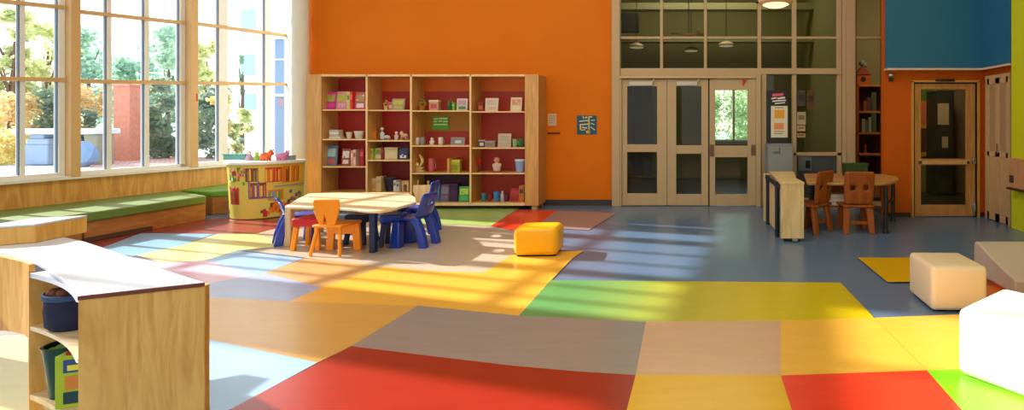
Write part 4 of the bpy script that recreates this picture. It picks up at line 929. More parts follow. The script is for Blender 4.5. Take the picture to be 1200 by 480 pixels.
item('cup', 3, 3, 562, 568.5, 226.5, [(60, 130, 150), (40, 90, 110)], 'teal mug on the bottom shelf, fourth column')
item('bottle', 3, 3, 570.5, 574, 226.5, [(140, 40, 50), (90, 30, 40)], 'little dark red bottle on the bottom shelf, fourth column')
item('cup', 3, 3, 576.5, 584, 225, [(60, 140, 206), (90, 160, 214)], 'bright blue mug on the bottom shelf, fourth column')
item('bottle', 3, 3, 585.3, 589.3, 224.3, [(196, 180, 206), (230, 226, 230)], 'pale lilac bottle on the bottom shelf, fourth column')
item('bottle', 3, 3, 590.5, 594.5, 227, [(90, 36, 60), (60, 30, 44)], 'dark plum bottle on the bottom shelf, fourth column')
item('book', 3, 3, 597, 608, 221, [(166, 40, 44), (180, 60, 60), (150, 34, 40)], 'red picture book on the bottom shelf, fourth column')
item('spine', 3, 3, 608.5, 614.3, 217.5, [(190, 110, 50), (60, 70, 50)], 'orange-brown box file at the right end of the bottom shelf, fourth column')
# hanging green sign in the bookcase
t = thing('shelf_sign', 'bright green sign with pale lines hanging in the second compartment, third column', 'sign', P(516, 152, YB-.05))
slab(506.5, 525.5, 136.3, 152, YB-.05, .008, 'panel', mat('sign_green', (88, 170, 40), .5), t)
q = MB()
for (xa, xb, y) in ((508, 513, 138.5), (514, 524, 138), (508, 512, 141.5), (513.5, 518, 141), (519, 524.5, 141.5), (508, 524, 145)):
    q.box(xat(xa, YB-.06), xat(xb, YB-.06), YB-.053, YB-.05, zat(y+1.5, YB-.06), zat(y, YB-.06))
q.build('pale_lines', mat('sign_lines', (206, 226, 170), .5), t, t.location)

# ================================================================ ACTIVITY TABLE and its chairs
ZT1 = .52
def tp(px, py): v = fl(px, py, ZT1); return (v.x, v.y)
poly = [tp(334, 241.5), tp(350, 232), tp(362, 226.3), tp(420, 225), tp(478, 225.6), tp(487, 231), tp(488, 236.5), tp(473, 240.5), tp(459, 244.5), tp(445, 246.8), tp(430, 246.5), tp(415, 244.5), tp(380, 242.3)]
ctr = Vector((sum(p[0] for p in poly)/len(poly), sum(p[1] for p in poly)/len(poly), 0))
t = thing('activity_table', 'low birch activity table with wavy edge and blue and wooden legs', 'table', ctr)
q = MB(); q.prism(poly, ZT1-.03, ZT1); q.build('tabletop', M_birchH, t, t.location, bevel=.008)
M_navy = mat('navy_plastic', (26, 44, 92), .35)
M_bluep = mat('blue_plastic', (20, 62, 176), .22, spec=.6)
M_orp = mat('orange_plastic', (250, 150, 14), .35)
def tleg(px, py, m, r, lab):
    v = fl(px, py); q = MB(); q.box(v.x-r, v.x+r, v.y-r, v.y+r, 0, ZT1-.03); o = q.build('leg', m, t, t.location, bevel=.012, seg=3); o['label'] = lab
tleg(339.5, 288, M_birch, .036, 'birch table leg'); tleg(437.5, 295.5, M_navy, .034, 'navy table leg')
tleg(375, 272, M_birch, .034, 'birch table leg'); tleg(470, 274, M_navy, .034, 'navy table leg')

def sheetobj(name, rows, skip, m, par, solid, sub=1):
    q = MB(); q.sheet(rows, skip); return q.build(name, m, par, solid=solid, sub=sub)
# orange chair, faces +Y, back toward the viewer
def chair_orange(label, loc, rz, m, mleg=None, name='child_chair', bh=.62, bw=.14):
    t = thing(name, label, 'chair', loc, rz, 'small chairs round the activity table'); mleg = mleg or m
    k = bw/.14
    a = [(-.14*k, bh), (.14*k, bh), (.145*k, bh-.06), (.13*k, .46), (.085*k, .335), (.0, .335), (-.022, .45), (-.055, .335), (-.085*k, .335), (-.135*k, .47), (-.145*k, bh-.06)]
    q = MB(); M = Matrix.Translation((0, -.15, .33)) @ Matrix.Rotation(.06, 4, 'X') @ Matrix.Translation((0, 0, -.33))
    q.prism(a, -.012, .012, axis='y', M=M); q.build('backrest', m, t, bevel=.006)
    q = MB(); q.prism([(-.16, -.17), (.16, -.17), (.19, .14), (.17, .16), (-.17, .16), (-.19, .14)], .31, .338); q.build('seat', m, t, bevel=.008)
    for sx in (-1, 1):
        q = MB(); q.tube((sx*.125, -.13, .31), (sx*.165, -.19, 0), .02, .017, 12); q.build('leg', mleg, t, smooth=True)
        q = MB(); q.prism([(sx*.10, .31), (sx*.185, .31), (sx*.205, 0), (sx*.12, 0)], .09, .125, axis='y'); q.build('leg', mleg, t, bevel=.006)
    q = MB(); q.box(-.14, .14, .085, .105, .19, .31); q.build('apron', mleg, t, bevel=.004)
    return t
chair_orange('orange child chair with notched backrest at the near side of the activity table', (xat(391, 5.86), 5.92, 0), -.04, M_orp)
chair_orange('pale birch child chair behind the far right corner of the activity table', (xat(492, 7.25), 7.25, 0), math.pi+.15, M_birch, None, 'child_chair', .575, .14)
# blue moulded chair, faces +Y
def chair_blue(label, loc, rz, bh=.63):
    t = thing('child_chair', label, 'chair', loc, rz, 'small chairs round the activity table')
    xs = [-.17, -.09, .09, .17]
    prof = [(.16, .29, 1), (.17, .325, 1), (.12, .335, 1), (-.08, .315, 1), (-.14, .34, 1), (-.17, .42, .95), (-.19, .48, .92), (-.21, .54, .92), (-.23, bh-.03, .9), (-.235, bh, .84)]
    rows = [[Vector((x*kk, y-(.02 if abs(x) > .1 else 0)*(0 if j < 4 else -1), z+(.012 if abs(x) > .1 and 1 < j < 5 else 0))) for x in xs] for j, (y, z, kk) in enumerate(prof)]
    sheetobj('seat', rows[:5], (), M_bluep, t, .03, 2)
    sheetobj('backrest', rows[4:], {(2, 1)}, M_bluep, t, .03, 2)
    for sx in (-1, 1):
        q = MB(); q.hexa([Vector((sx*.07, .06, .31)), Vector((sx*.165, .06, .31)), Vector((sx*.165, .15, .31)), Vector((sx*.07, .15, .31))], [Vector((sx*.085, .05, 0)), Vector((sx*.19, .05, 0)), Vector((sx*.19, .18, 0)), Vector((sx*.085, .18, 0))]); q.build('leg', M_bluep, t, bevel=.018, seg=3)
        q = MB(); q.prism([(-.05, .325), (-.11, .25), (-.15, .12), (-.17, 0), (-.26, 0), (-.235, .12), (-.20, .24), (-.15, .35)], sx*.125-.038, sx*.125+.038, axis='x'); q.build('leg', M_bluep, t, bevel=.014, seg=3)
    return t
chair_blue('glossy blue moulded chair at the right end of the activity table', (xat(481, 6.2), 6.26, 0), math.pi/2-.1)
chair_blue('glossy blue moulded chair standing behind the first blue chair at the table\'s right end', (xat(490, 6.98), 6.98, 0), math.pi/2+.15, .68)
chair_blue('glossy blue moulded chair at the left end of the activity table', (xat(348, 6.4), 6.44, 0), -math.radians(48), .56)
def stool(label, loc, rz, ms, ml, h=.37, w_=.15):
    t = thing('child_stool', label, 'stool', loc, rz, 'small stools under the activity table')
    q = MB(); q.box(-w_, w_, -w_, w_, h-.1, h); q.build('seat', ms, t, bevel=.025, seg=3)
    for sx in (-1, 1):
        for sy in (-1, 1):
            q = MB(); q.bar((sx*(w_-.04), sy*(w_-.04), h-.1), (sx*(w_-.015), sy*(w_-.015), 0), .05, .04, (0, 1, 0)); q.build('leg', ml, t, bevel=.008)
    return t
stool('red seated stool with orange legs tucked under the table\'s left end', (xat(357, 6.0), 6.13, 0), .1, mat('stool_red', (206, 30, 20), .45), M_orp)
stool('navy stool tucked under the middle of the activity table', (xat(422, 6.35), 6.38, 0), -.1, M_navy, M_navy, .36, .13)
stool('bright blue stool tucked under the right of the activity table', (xat(458, 6.2), 6.26, 0), .2, M_bluep, M_navy, .38, .12)

# ================================================================ OTTOMANS
def rbox(name, w_, d, h, r, m, par, z0=0.0, bulge=.0):
    bm = bmesh.new(); bmesh.ops.create_cube(bm, size=1)
    for v in bm.verts: v.co = Vector((v.co.x*w_, v.co.y*d, (v.co.z+.5)*h+z0))
    bmesh.ops.bevel(bm, geom=list(bm.edges), offset=r, segments=6, profile=.5, affect='EDGES')
    me = bpy.data.meshes.new(name); bm.to_mesh(me); bm.free(); me.materials.append(m)
    for p in me.polygons: p.use_smooth = True
    o = bpy.data.objects.new(name, me); C.objects.link(o); o.parent = par; return o
def ottoman(label, loc, rz, w_, d, h, r, m):
    t = thing('ottoman', label, 'ottoman', loc, rz)
    rbox('cushion', w_, d, h-.012, r, m, t, .012)
    q = MB(); q.box(-w_*.42, w_*.42, -d*.42, d*.42, 0, .03); q.build('base', M_black, t)
    return t
M_cot = mat('cream_vinyl', (232, 206, 172), .45, .03)
ottoman('yellow rounded cube ottoman in the middle of the floor', (xat(632, 5.87), 5.88, 0), .04, .48, .38, .318, .065, mat('yellow_vinyl', (246, 176, 4), .42, .03))
ottoman('cream cube ottoman on the blue floor in front of the lounge seat', (2.075, 4.29, 0), -.02, .43, .46, .355, .035, M_cot)
ottoman('white cube ottoman at the right edge, nearest to the viewer', (1.97, 3.0, 0), math.radians(-52), .62, .62, .40, .05, mat('white_vinyl', (240, 232, 220), .45, .02))
# sloped lounge seat
t = thing('lounge_seat', 'grey-beige sloping lounge seat behind the cream cube ottoman', 'seat', (3.1, 4.6, 0))
pr = [(4.33, .05), (4.33, .165), (4.36, .185), (4.5, .215), (4.68, .27), (4.8, .315), (4.88, .345), (4.94, .35), (4.97, .33), (4.97, .05)]
q = MB(); q.prism(pr, 2.66, 3.56, axis='x'); q.build('cushion', mat('taupe_vinyl', (186, 166, 152), .5, .03), t, t.location, bevel=.02, seg=4)
q = MB(); q.box(2.69, 3.53, 4.345, 4.95, 0, .055); q.build('base', mat('rust_base', (196, 84, 30), .5), t, t.location)

# ================================================================ SMALL DESK GROUP at right
t = thing('low_divider_desk', 'narrow cream wooden desk unit with tall end panel beside the brown chairs', 'desk', (1.24, 7.1, 0))
off = t.location
xa, xb = xat(915, 6.44), xat(942, 6.44)
q = MB(); q.box(xa, xb, 6.43, 6.47, .04, .70); q.build('end_panel', M_birch, t, off, bevel=.004)
q = MB(); q.box(xa-.03, xa+.18, 7.74, 7.78, 0.0, .70); q.build('end_panel', M_birch, t, off, bevel=.004)
q = MB(); q.prism([(xa-.01, 6.42), (xb+.005, 6.42), (xb+.0, 6.9), (xb+.14, 7.8), (xa+.06, 7.8)], .70, .728); q.build('desktop', M_birch, t, off, bevel=.004)
q = MB(); q.box(xa+.01, xa+.03, 6.95, 7.45, .04, .62); q.build('side_panel', M_birch, t, off)
for y in (6.72, 7.52):
    q = MB(); q.tube((xa+.0, y, .0), (xa+.0, y, .70), .028); q.build('leg', M_dark, t, off, smooth=True)
q = MB(); q.bar((xa+.0, 6.5, .66), (xa+.0, 7.74, .66), .06, .02, (1, 0, 0)); q.build('rail', M_dark, t, off)
q = MB(); q.box(xa+.05, xb-.05, 6.44, 6.56, 0, .045); q.build('foot', M_black, t, off)
q = MB(); q.tube((xa+.14, 6.42, .025), (xa+.2, 6.42, .025), .022); q.build('caster', M_grey, t, off)
ZT2 = .66
def tq(px, py): v = fl(px, py, ZT2); return (v.x, v.y)
poly = [tq(946, 213.5), tq(1000, 214), tq(1030, 214), tq(1046, 212.5), tq(1054, 209.5), tq(1050, 206), tq(1036, 203.8), tq(1000, 203), tq(942, 203)]
ctr = Vector((sum(p[0] for p in poly)/len(poly), sum(p[1] for p in poly)/len(poly), 0))
t = thing('play_table', 'brown round-ended table with black metal legs beside the orange door wall', 'table', ctr); off = t.location
q = MB(); q.prism(poly, ZT2-.04, ZT2); q.build('tabletop', wood('table_brown', (176, 120, 66), (200, 146, 88), sc=(2, 12, 12)), t, off, bevel=.01)
for (px, py) in ((1038, 273), (1046.5, 259), (952, 264), (950, 256)):
    v = fl(px, py); q = MB(); q.tube((v.x, v.y, 0), (v.x, v.y, ZT2-.04), .03, .026); q.lathe([(.042, 0), (.042, .03), (.03, .05)], (v.x, v.y, 0)); q.build('leg', M_dark, t, off, smooth=True)
a, b = fl(1038, 273), fl(1046.5, 259); q = MB(); q.bar((a.x, a.y, .35), (b.x, b.y, .35), .04, .02, (1, 0, 0)); q.build('stretcher', M_dark, t, off)
vv = [Vector((p[0], p[1], 0)) for p in poly]
q = MB(); q.box(xat(960, 7.6), xat(1030, 7.6), 7.55, 7.57, ZT2-.28, ZT2-.04); q.build('apron', M_brown, t, off)
q = MB(); q.box(xat(958, 7.3), xat(1000, 7.3), 7.15, 7.5, .30, .32); q.build('undershelf', M_brown, t, off)
for k, (z, c, lb) in enumerate(((.3205, (196, 130, 90), 'tan book lying lowest on the shelf under the brown table'), (.372, (226, 196, 160), 'cream book lying in the middle on the shelf under the brown table'), (.424, (214, 200, 186), 'pale grey book on top of the pile under the brown table'))):
    L = Vector((xat(981, 7.2), 7.28, z)); u_ = thing('book', lb, 'book', L, .05*k, 'books under the brown table'); m = mat('cvx_%d_%d_%d' % c, c, .5)
    q = MB(); q.box(-.12, .12, -.09, .09, 0, .005); q.box(-.12, .12, -.09, .09, .045, .05); q.box(-.12, .12, .085, .09, 0, .05); q.build('cover', m, u_)
    q = MB(); q.box(-.115, .115, -.087, .085, .005, .045); q.build('pages', mat('pages', (226, 216, 190), .7), u_)
def chair_brown(label, loc, rz):
    t = thing('wooden_chair', label, 'chair', loc, rz, 'brown wooden chairs at the play table')
    us = [-.205, -.13, -.1, -.04, .04, .1, .13, .205]; us = [-.2, -.12, -.05, .05, .12, .2]
    vs = [(.385, .93), (.46, .95), (.57, .98), (.64, 1.0), (.76, 1.0), (.82, .96)]
    rows = [[Vector((u_*k, -.17-(z-.38)*.14-(.0 if abs(u_) < .15 else -.01), z)) for u_ in us] for z, k in vs]
    sheetobj('backrest', rows, {(2, 1), (2, 3)}, M_brown, t, .028, 2)
    q = MB(); q.prism([(-.2, -.19), (.2, -.19), (.23, .16), (.2, .19), (-.2, .19), (-.23, .16)], .345, .375); q.build('seat', M_brown, t, bevel=.008)
    for sx in (-1, 1):
        for sy in (-1, 1):
            q = MB(); q.hexa([Vector((sx*.10, sy*.13-.03, .345)), Vector((sx*.19, sy*.13-.03, .345)), Vector((sx*.19, sy*.13+.03, .345)), Vector((sx*.10, sy*.13+.03, .345))],
                             [Vector((sx*.13, sy*.19-.025, 0)), Vector((sx*.205, sy*.19-.025, 0)), Vector((sx*.205, sy*.19+.025, 0)), Vector((sx*.13, sy*.19+.025, 0))]); q.build('leg', M_brown, t, bevel=.01)
    q = MB(); q.box(-.12, .12, -.14, -.12, .12, .16); q.build('stretcher', M_brown, t); return t
chair_brown('brown wooden chair with two holes in its back, seen from behind at the play table', (xat(1004, 7.0), 7.06, 0), -.05)
chair_brown('brown wooden chair turned sideways between the cream desk unit and the play table', (xat(951, 7.1), 7.1, 0), .75)
t = thing('crate', 'dark green crate standing on the far side of the brown table', 'crate', (xat(1002, 7.8), 7.8, ZT2))
q = MB(); q.box(-.17, .17, -.07, .07, 0, .012); q.box(-.17, .17, -.07, -.06, 0, .185); q.box(-.17, .17, .06, .07, 0, .185); q.box(-.17, -.16, -.07, .07, 0, .185); q.box(.16, .17, -.07, .07, 0, .185); q.build('body', mat('crate_green', (40, 66, 22), .5), t, bevel=.004)
q = MB(); q.box(-.18, .18, -.08, -.06, .17, .19); q.box(-.18, .18, .06, .08, .17, .19); q.build('rim', mat('crate_green2', (50, 78, 28), .5), t, bevel=.004)

# ================================================================ FOREGROUND LOW SHELF UNIT
ZU = .75
def tu(px, py, z=ZU): v = fl(px, py, z); return Vector((v.x, v.y))
inner = [tu(91.5, 346.5), tu(73, 327), tu(56, 314), tu(37.5, 304), tu(21, 299), tu(0, 294.6), tu(-40, 289)]
outer = [tu(240, 330.5), tu(198, 317.5), tu(160, 304), tu(135, 294.6), tu(100, 283), tu(78, 278), tu(62, 275.4), tu(44, 274.6), tu(-20, 273)]
t = thing('low_shelf_unit', 'low curved maple shelf unit with white top in the left foreground', 'shelf unit', (-2.6, 2.5, 0)); off = t.location
q = MB(); q.prism([tuple(p) for p in inner]+[tuple(p) for p in outer[::-1]], ZU-.018, ZU); q.build('countertop', M_lam, t, off, bevel=.003)
e0, e1 = inner[0], outer[0]
ed = (e1-e0).normalized(); en = Vector((ed.y, -ed.x)); 
if en.y > 0: en = -en
def V3(p, z): return Vector((p[0], p[1], z))
q = MB(); q.hexa([V3(e0, .0), V3(e1, .0), V3(e1-en*.022, .0), V3(e0-en*.022, .0)], [V3(e0, ZU-.018), V3(e1, ZU-.018), V3(e1-en*.022, ZU-.018), V3(e0-en*.022, ZU-.018)]); q.build('end_panel', M_maple, t, off, bevel=.002)
q = MB(); q.bar(V3(e0+en*.001, ZU-.009), V3(e1+en*.001, ZU-.009), .017, .006, (en.x, en.y, 0)); o = q.build('edge_strip', mat('edge_brown', (110, 52, 34), .4), t, off)
# open compartment: front edge from end panel to the left side panel
c0 = Vector((e0.x, e0.y)); c3 = Vector((-3.27, 2.6))
def fc(s):       # gently curved front
    p = c0.lerp(c3, s); nn = Vector((-(c3-c0).y, (c3-c0).x)).normalized()
    if nn.y < 0: nn = -nn
    return p+nn*.035*math.sin(math.pi*s)
inn = Vector((.42, .62)).normalized()*.30
front = [e0-en*.03]+[fc(k/10) for k in range(1, 11)]
backe = [c3+inn*1.0, c0+(e1-e0)*.985-en*.03]
for nm, z0, z1, m in (('shelf', .45, .47, M_birchH), ('bottom_shelf', .11, .135, M_birchH), ('top_board', ZU-.042, ZU-.02, M_lam)):
    q = MB(); q.prism([tuple(p) for p in front]+[tuple(p) for p in backe], z0, z1); q.build(nm, m, t, off)
q = MB(); fr_ = [tuple(p+Vector((.03, .03))) for p in front]; q.prism(fr_+[tuple(p) for p in backe], 0, .11); q.build('plinth', M_birch, t, off)
dd = (c0-c3).normalized()
q = MB(); q.hexa([V3(c3, .0), V3(c3+dd*.02, .0), V3(c3+inn+dd*.02, .0), V3(c3+inn, .0)], [V3(c3, ZU-.02), V3(c3+dd*.02, ZU-.02), V3(c3+inn+dd*.02, ZU-.02), V3(c3+inn, ZU-.02)]); q.build('side_panel', M_maple, t, off)
bk0, bk1 = backe[0], backe[1]
q = MB(); bn = Vector((-(bk1-bk0).y, (bk1-bk0).x)).normalized()*.015; q.hexa([V3(bk0, 0), V3(bk1, 0), V3(bk1+bn, 0), V3(bk0+bn, 0)], [V3(bk0, ZU-.02), V3(bk1, ZU-.02), V3(bk1+bn, ZU-.02), V3(bk0+bn, ZU-.02)]); q.build('back_panel', M_maple, t, off)
# curved hanging front panel continuing left under the top
q = MB()
pan = [tu(37.5, 305), tu(30, 302), tu(21, 300), tu(10, 297.5), tu(0, 295.6), tu(-40, 290)]
zbt = [.345, .35, .345, .335, .32, .30]
q.sheet([[V3(p, z) for p, z in zip(pan, zbt)], [V3(p, ZU-.018) for p in pan]]); q.build('front_panel', M_maple, t, off, solid=.02)
# far leg supporting the left end
q = MB(); q.box(-4.42, -4.39, 2.95, 3.3, 0, ZU-.018); q.build('support_panel', M_maple, t, off)
# wooden riser on the counter
rp_ = [tu(41, 284.5), tu(20, 286), tu(0, 287.6), tu(-30, 289)]
t2 = thing('wooden_riser', 'low wooden riser box with white top sitting on the shelf unit at the left edge', 'box', (rp_[1].x, rp_[1].y, ZU)); o2 = t2.location
bkp = [p+Vector((-.03, .30)) for p in rp_]
q = MB(); q.prism([tuple(p) for p in rp_]+[tuple(p) for p in bkp[::-1]], ZU, ZU+.10); q.build('body', M_maple, t2, o2, bevel=.006)
q = MB(); q.prism([tuple(p) for p in rp_]+[tuple(p) for p in bkp[::-1]], ZU+.10, ZU+.112); q.build('top', M_lam, t2, o2, bevel=.003)
# contents
def inside(px, py, z): v = fl(px, py, z); return v
v = Vector((-3.04, 2.60, .4705))
t = thing('storage_bag', 'navy fabric storage bag with patterned rim on the upper shelf of the low unit', 'bag', v, -.5)
q = MB(); q.lathe([(.10, 0), (.12, .02), (.125, .09), (.12, .15), (.127, .165), (.115, .165), (.107, .14), (.10, .03), (.002, .02)], n=20, sy=.8); q.build('body', mat('navy_fabric', (34, 36, 62), .85, .2, 20, bump=.3), t, smooth=True)
q = MB(); q.lathe([(.122, .146), (.131, .15), (.133, .172), (.123, .176), (.115, .166)], n=20, sy=.8); q.build('rim', mat('bag_rim', (56, 74, 110), .7, .5, 40), t, smooth=True)
q = MB(); q.ball((-.03, -.06, .165), .03); q.ball((.03, -.04, .17), .028); q.build('toys', mat('bag_toys', (120, 64, 40), .6), t, smooth=True)
v = Vector((-3.07, 2.60, .1355))
t = thing('storage_bin', 'dark green tapered bin on the bottom shelf of the low unit', 'bin', v)
q = MB(); q.lathe([(.062, 0), (.085, .235), (.09, .25), (.08, .25), (.058, .02), (.002, .015)], n=20); q.build('body', mat('bin_green', (20, 62, 44), .4), t, smooth=True)
q = MB(); q.ball((0, 0, .225), .05, sz=.6); q.ball((.035, -.03, .22), .03); q.ball((-.03, -.035, .215), .028); q.build('contents', mat('bin_fill', (110, 140, 60), .7, .6, 40), t, smooth=True)
v = Vector((-2.90, 2.51, .1355))
t = thing('activity_box', 'yellow and green printed box beside the dark green bin on the bottom shelf', 'box', v, .35)
q = MB(); q.box(-.075, .075, -.035, .035, 0, .245); q.build('body', mat('abox_green', (166, 190, 30), .5), t, bevel=.002)
q = MB(); q.box(-.045, .07, -.0375, -.035, .02, .075); q.box(-.045, .07, -.0375, -.035, .165, .225, 1); q.box(-.04, .07, -.0375, -.035, .085, .15, 2); q.box(-.03, .06, -.039, -.0375, .175, .2, 3); q.build('printed_panels', [mat('ab_navy', (30, 60, 60), .5), mat('ab_blue', (44, 76, 130), .5), mat('ab_orange', (206, 130, 40), .5), mat('ab_y', (230, 220, 60), .5)], t)
q = MB(); q.box(-.04, .078, -.03, .036, .245, .262); q.build('lid', mat('ab_red', (160, 34, 40), .5), t, bevel=.002)

# ================================================================ OUTSIDE
ZG = .1
M_pave = mat('paving', (196, 204, 214), .8, .12, 3)
w = MB(); w.quad((-60, -20, ZG-.02), (-11.2, -20, ZG-.02), (-11.2, 10.9, ZG-.02), (-60, 60, ZG-.02)); w.quad((-60, 60, ZG-.02), (-11.2, 10.9, ZG-.02), (-7.5, 14.5, ZG-.02), (20, 60, ZG-.02)); w.quad((-7.5, 14.5, ZG-.02), (20, 14.5, ZG-.02), (40, 60, ZG-.02), (20, 60, ZG-.02))
struct(w.build('ground', M_pave), 'pale grey paving outside the windows', 'ground')
def gp(px, py): return fl(px, py, ZG)
w = MB(); w.add([gp(-40, 191), gp(36, 190), gp(36, 179), gp(-40, 178)], [(0, 1, 2, 3)])
struct(w.build('lawn', mat('lawn', (214, 220, 60), .9, .2, 4)), 'strip of bright yellow-green lawn outside the left window', 'lawn')
w = MB(); w.add([gp(90, 204), gp(330, 196), gp(330, 183), gp(90, 184)], [(0, 1, 2, 3)])
M_brick = bpy.data.materials.new('brick'); M_brick.use_nodes = True
nt = M_brick.node_tree; bt = nt.nodes.new('ShaderNodeTexBrick'); bt.inputs['Scale'].default_value = 3; bt.inputs['Color1'].default_value = lin((206, 150, 130)); bt.inputs['Color2'].default_value = lin((180, 116, 96)); bt.inputs['Mortar'].default_value = lin((222, 210, 204))
tc = nt.nodes.new('ShaderNodeTexCoord'); nt.links.new(tc.outputs['Object'], bt.inputs['Vector']); nt.links.new(bt.outputs['Color'], nt.nodes['Principled BSDF'].inputs['Base Color']); nt.nodes['Principled BSDF'].inputs['Roughness'].default_value = .85
struct(w.build('brick_path', M_brick), 'pinkish brick path outside the middle window', 'path')
DS = 16.7
M_stone = mat('stone_pale', (214, 218, 220), .8, .1, 5); M_stone2 = mat('stone_blue', (150, 168, 190), .85, .12, 4)
t = thing('stone_table', 'pale stone slab table on blocks outside the left window', 'table', (xat(78, DS), DS, ZG)); off = t.location
q = MB(); q.box(xat(32, DS), xat(126, DS), DS-.4, DS+.4, zat(157, DS), zat(150.5, DS)); q.build('slab', M_stone, t, off, bevel=.03)
q = MB(); q.box(xat(40, DS), xat(69, DS), DS-.3, DS+.3, ZG, zat(169, DS)); q.box(xat(44, DS), xat(69, DS), DS-.28, DS+.28, zat(169, DS), zat(162, DS)); q.box(xat(46, DS), xat(62, DS), DS-.25, DS+.25, zat(162, DS), zat(157, DS)); q.build('block', M_stone2, t, off, bevel=.03)
q = MB(); q.prism([(xat(112, DS), ZG), (xat(124, DS), ZG), (xat(124, DS), zat(157, DS)), (xat(108, DS), zat(157, DS))], DS-.25, DS+.25, axis='y'); q.build('block', mat('stone_warm', (150, 146, 124), .85, .12), t, off, bevel=.03)
t = thing('boulder', 'blue-grey angular boulder in front of the stone table', 'rock', (xat(99, 15.8), 15.8, ZG))
bm = bmesh.new(); bmesh.ops.create_icosphere(bm, subdivisions=2, radius=.33)
rr = random.Random(5)
for v in bm.verts: v.co = Vector((v.co.x*.95, v.co.y*.8, v.co.z*1.3))*rr.uniform(.88, 1.1)+Vector((0, 0, .36))
me = bpy.data.meshes.new('rock'); bm.to_mesh(me); bm.free(); me.materials.append(mat('rock_blue', (120, 150, 186), .85, .15)); o = bpy.data.objects.new('rock', me); C.objects.link(o); o.parent = t
w = MB(); Dp = 18.0; w.box(xat(133, Dp), xat(152, Dp), Dp, Dp+.5, ZG, zat(101, Dp)); w.box(xat(132, Dp), xat(153, Dp), Dp-.04, Dp+.54, zat(101, Dp), zat(98.5, Dp))
tag(w.build('brick_pillar', mat('pillar_brick', (206, 136, 112), .85, .3, 9)), 'square reddish brick pillar outside the middle window', 'pillar')
# white building and blue-grey wing
t = thing('pale_building', 'bright white building outside the window beside the column', 'building', (xat(295, 27), 27, ZG)); off = t.location
M_bw = mat('render_white_glow', (250, 248, 240), .8, .02, emit=.25)  # weak emission added so the wall glows as if washed out by daylight
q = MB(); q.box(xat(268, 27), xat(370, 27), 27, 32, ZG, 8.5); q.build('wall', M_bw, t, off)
for (xa, xb, ya, yb) in ((284, 303, 108, 131), (283, 302, 62, 90), (284, 302, 10, 40)):
    q = MB(); q.box(xat(xa, 27), xat(xb, 27), 26.9, 27, zat(yb, 27), zat(ya, 27)); f_ = q.build('window', mat('bw_frame', (214, 226, 230), .5), t, off)
    q = MB(); q.box(xat(xa+1.5, 27), xat(xb-1.5, 27), 26.87, 26.9, zat(yb-2, 27), zat(ya+2, 27)); q.build('pane', mat('bw_pane', (170, 206, 214), .2), f_, off)
t = thing('grey_annex', 'blue-grey clad annex seen in the last window pane beside the column', 'building', (xat(345, 17), 17, ZG)); off = t.location
q = MB(); q.box(xat(322, 17), xat(380, 17), 17, 22, ZG, zat(46, 17)); q.build('wall', mat('annex_blue', (122, 150, 178), .7, .06), t, off)
q = MB(); q.box(xat(321, 17), xat(380, 17), 16.9, 22, zat(46, 17), zat(41, 17)); q.build('roof_edge', M_white, t, off)
q = MB(); q.box(xat(321, 17), xat(380, 17), 16.95, 17, zat(113, 17), zat(110, 17)); q.box(xat(321, 17), xat(380, 17), 16.95, 17, zat(70.5, 17), zat(69, 17)); q.build('band', M_white, t, off)
q = MB(); q.box(xat(328, 17), xat(340, 17), 16.94, 17, zat(125, 17), zat(115, 17)); q.build('window', mat('annex_win', (150, 130, 140), .4), t, off)
# trees
L_yg = leafmat('leaf_yellowgreen', [(90, 120, 50), (170, 180, 80), (232, 206, 110)])
L_aut = leafmat('leaf_autumn', [(70, 96, 50), (180, 140, 60), (236, 186, 90), (210, 110, 60)])
L_teal = leafmat('leaf_teal', [(60, 120, 96), (120, 176, 140), (200, 214, 150)])
L_dk = leafmat('leaf_dark', [(30, 60, 44), (60, 96, 62), (120, 136, 66)])
L_yel = leafmat('leaf_yellow', [(120, 120, 40), (220, 190, 60), (244, 214, 110)])
L_hedge = leafmat('leaf_hedge', [(70, 130, 60), (140, 190, 100), (220, 236, 200)])
M_bark = mat('bark', (110, 90, 72), .9, .2)
def tree(px, D, ybase, ytop, wpx, lm, label, name='tree', n=1500, leaf=.16, shape='round', z0=None, trunk=True):
    n = int(n*1.5); leaf *= .78
    x = xat(px, D); zb_ = ZG-.07; zt_ = zat(ytop, D); h = zt_-zb_; R = wpx*D/F/2
    t = thing(name, label, 'tree' if trunk else 'shrub', (x, D, zb_)); rr = random.Random(label)
    if trunk:
        q = MB(); q.tube((0, 0, 0), (rr.uniform(-.2, .2), 0, h*.75), .05+h*.014, .03, 10)
        for _ in range(6):
            a = rr.uniform(0, 6.28); zz = rr.uniform(.3, .65)*h; q.tube((0, 0, zz), (R*.6*math.cos(a), R*.6*math.sin(a), zz+h*.2), .03+h*.004, .015, 8)
        q.build('trunk', M_bark, t)
    q = MB()
    cl = []
    for _ in range(16):
        if shape == 'cone': zz = rr.uniform(.05, 1); rad = R*(1.02-zz)
        else: zz = rr.uniform(.12 if trunk else .02, .95); rad = R*math.sqrt(max(.05, 1-((zz-.5)/.52)**2))
        a = rr.uniform(0, 6.28); cl.append((Vector((rad*.65*math.cos(a), rad*.65*math.sin(a), zz*h)), R*(.42 if shape != 'cone' else .3)))
    for _ in range(n):
        c_, r_ = rr.choice(cl)
        d = Vector((rr.gauss(0, .5), rr.gauss(0, .5), rr.gauss(0, .5)))*r_; p_ = c_+d
        p_.z = min(max(p_.z, .02), h)
        e_ = Vector((rr.uniform(-1, 1), rr.uniform(-1, 1), rr.uniform(-1, 1))).normalized()*leaf*rr.uniform(.6, 1.2); f_ = e_.orthogonal().normalized()*leaf*.45
        q.add([p_-e_, p_+f_, p_+e_, p_-f_], [(0, 1, 2, 3)])
    q.build('foliage', lm, t)
tree(12, 19, 185, 2, 40, L_yg, 'tall thin yellow-green tree outside the left window, nearest the left edge', n=1500, leaf=.15)
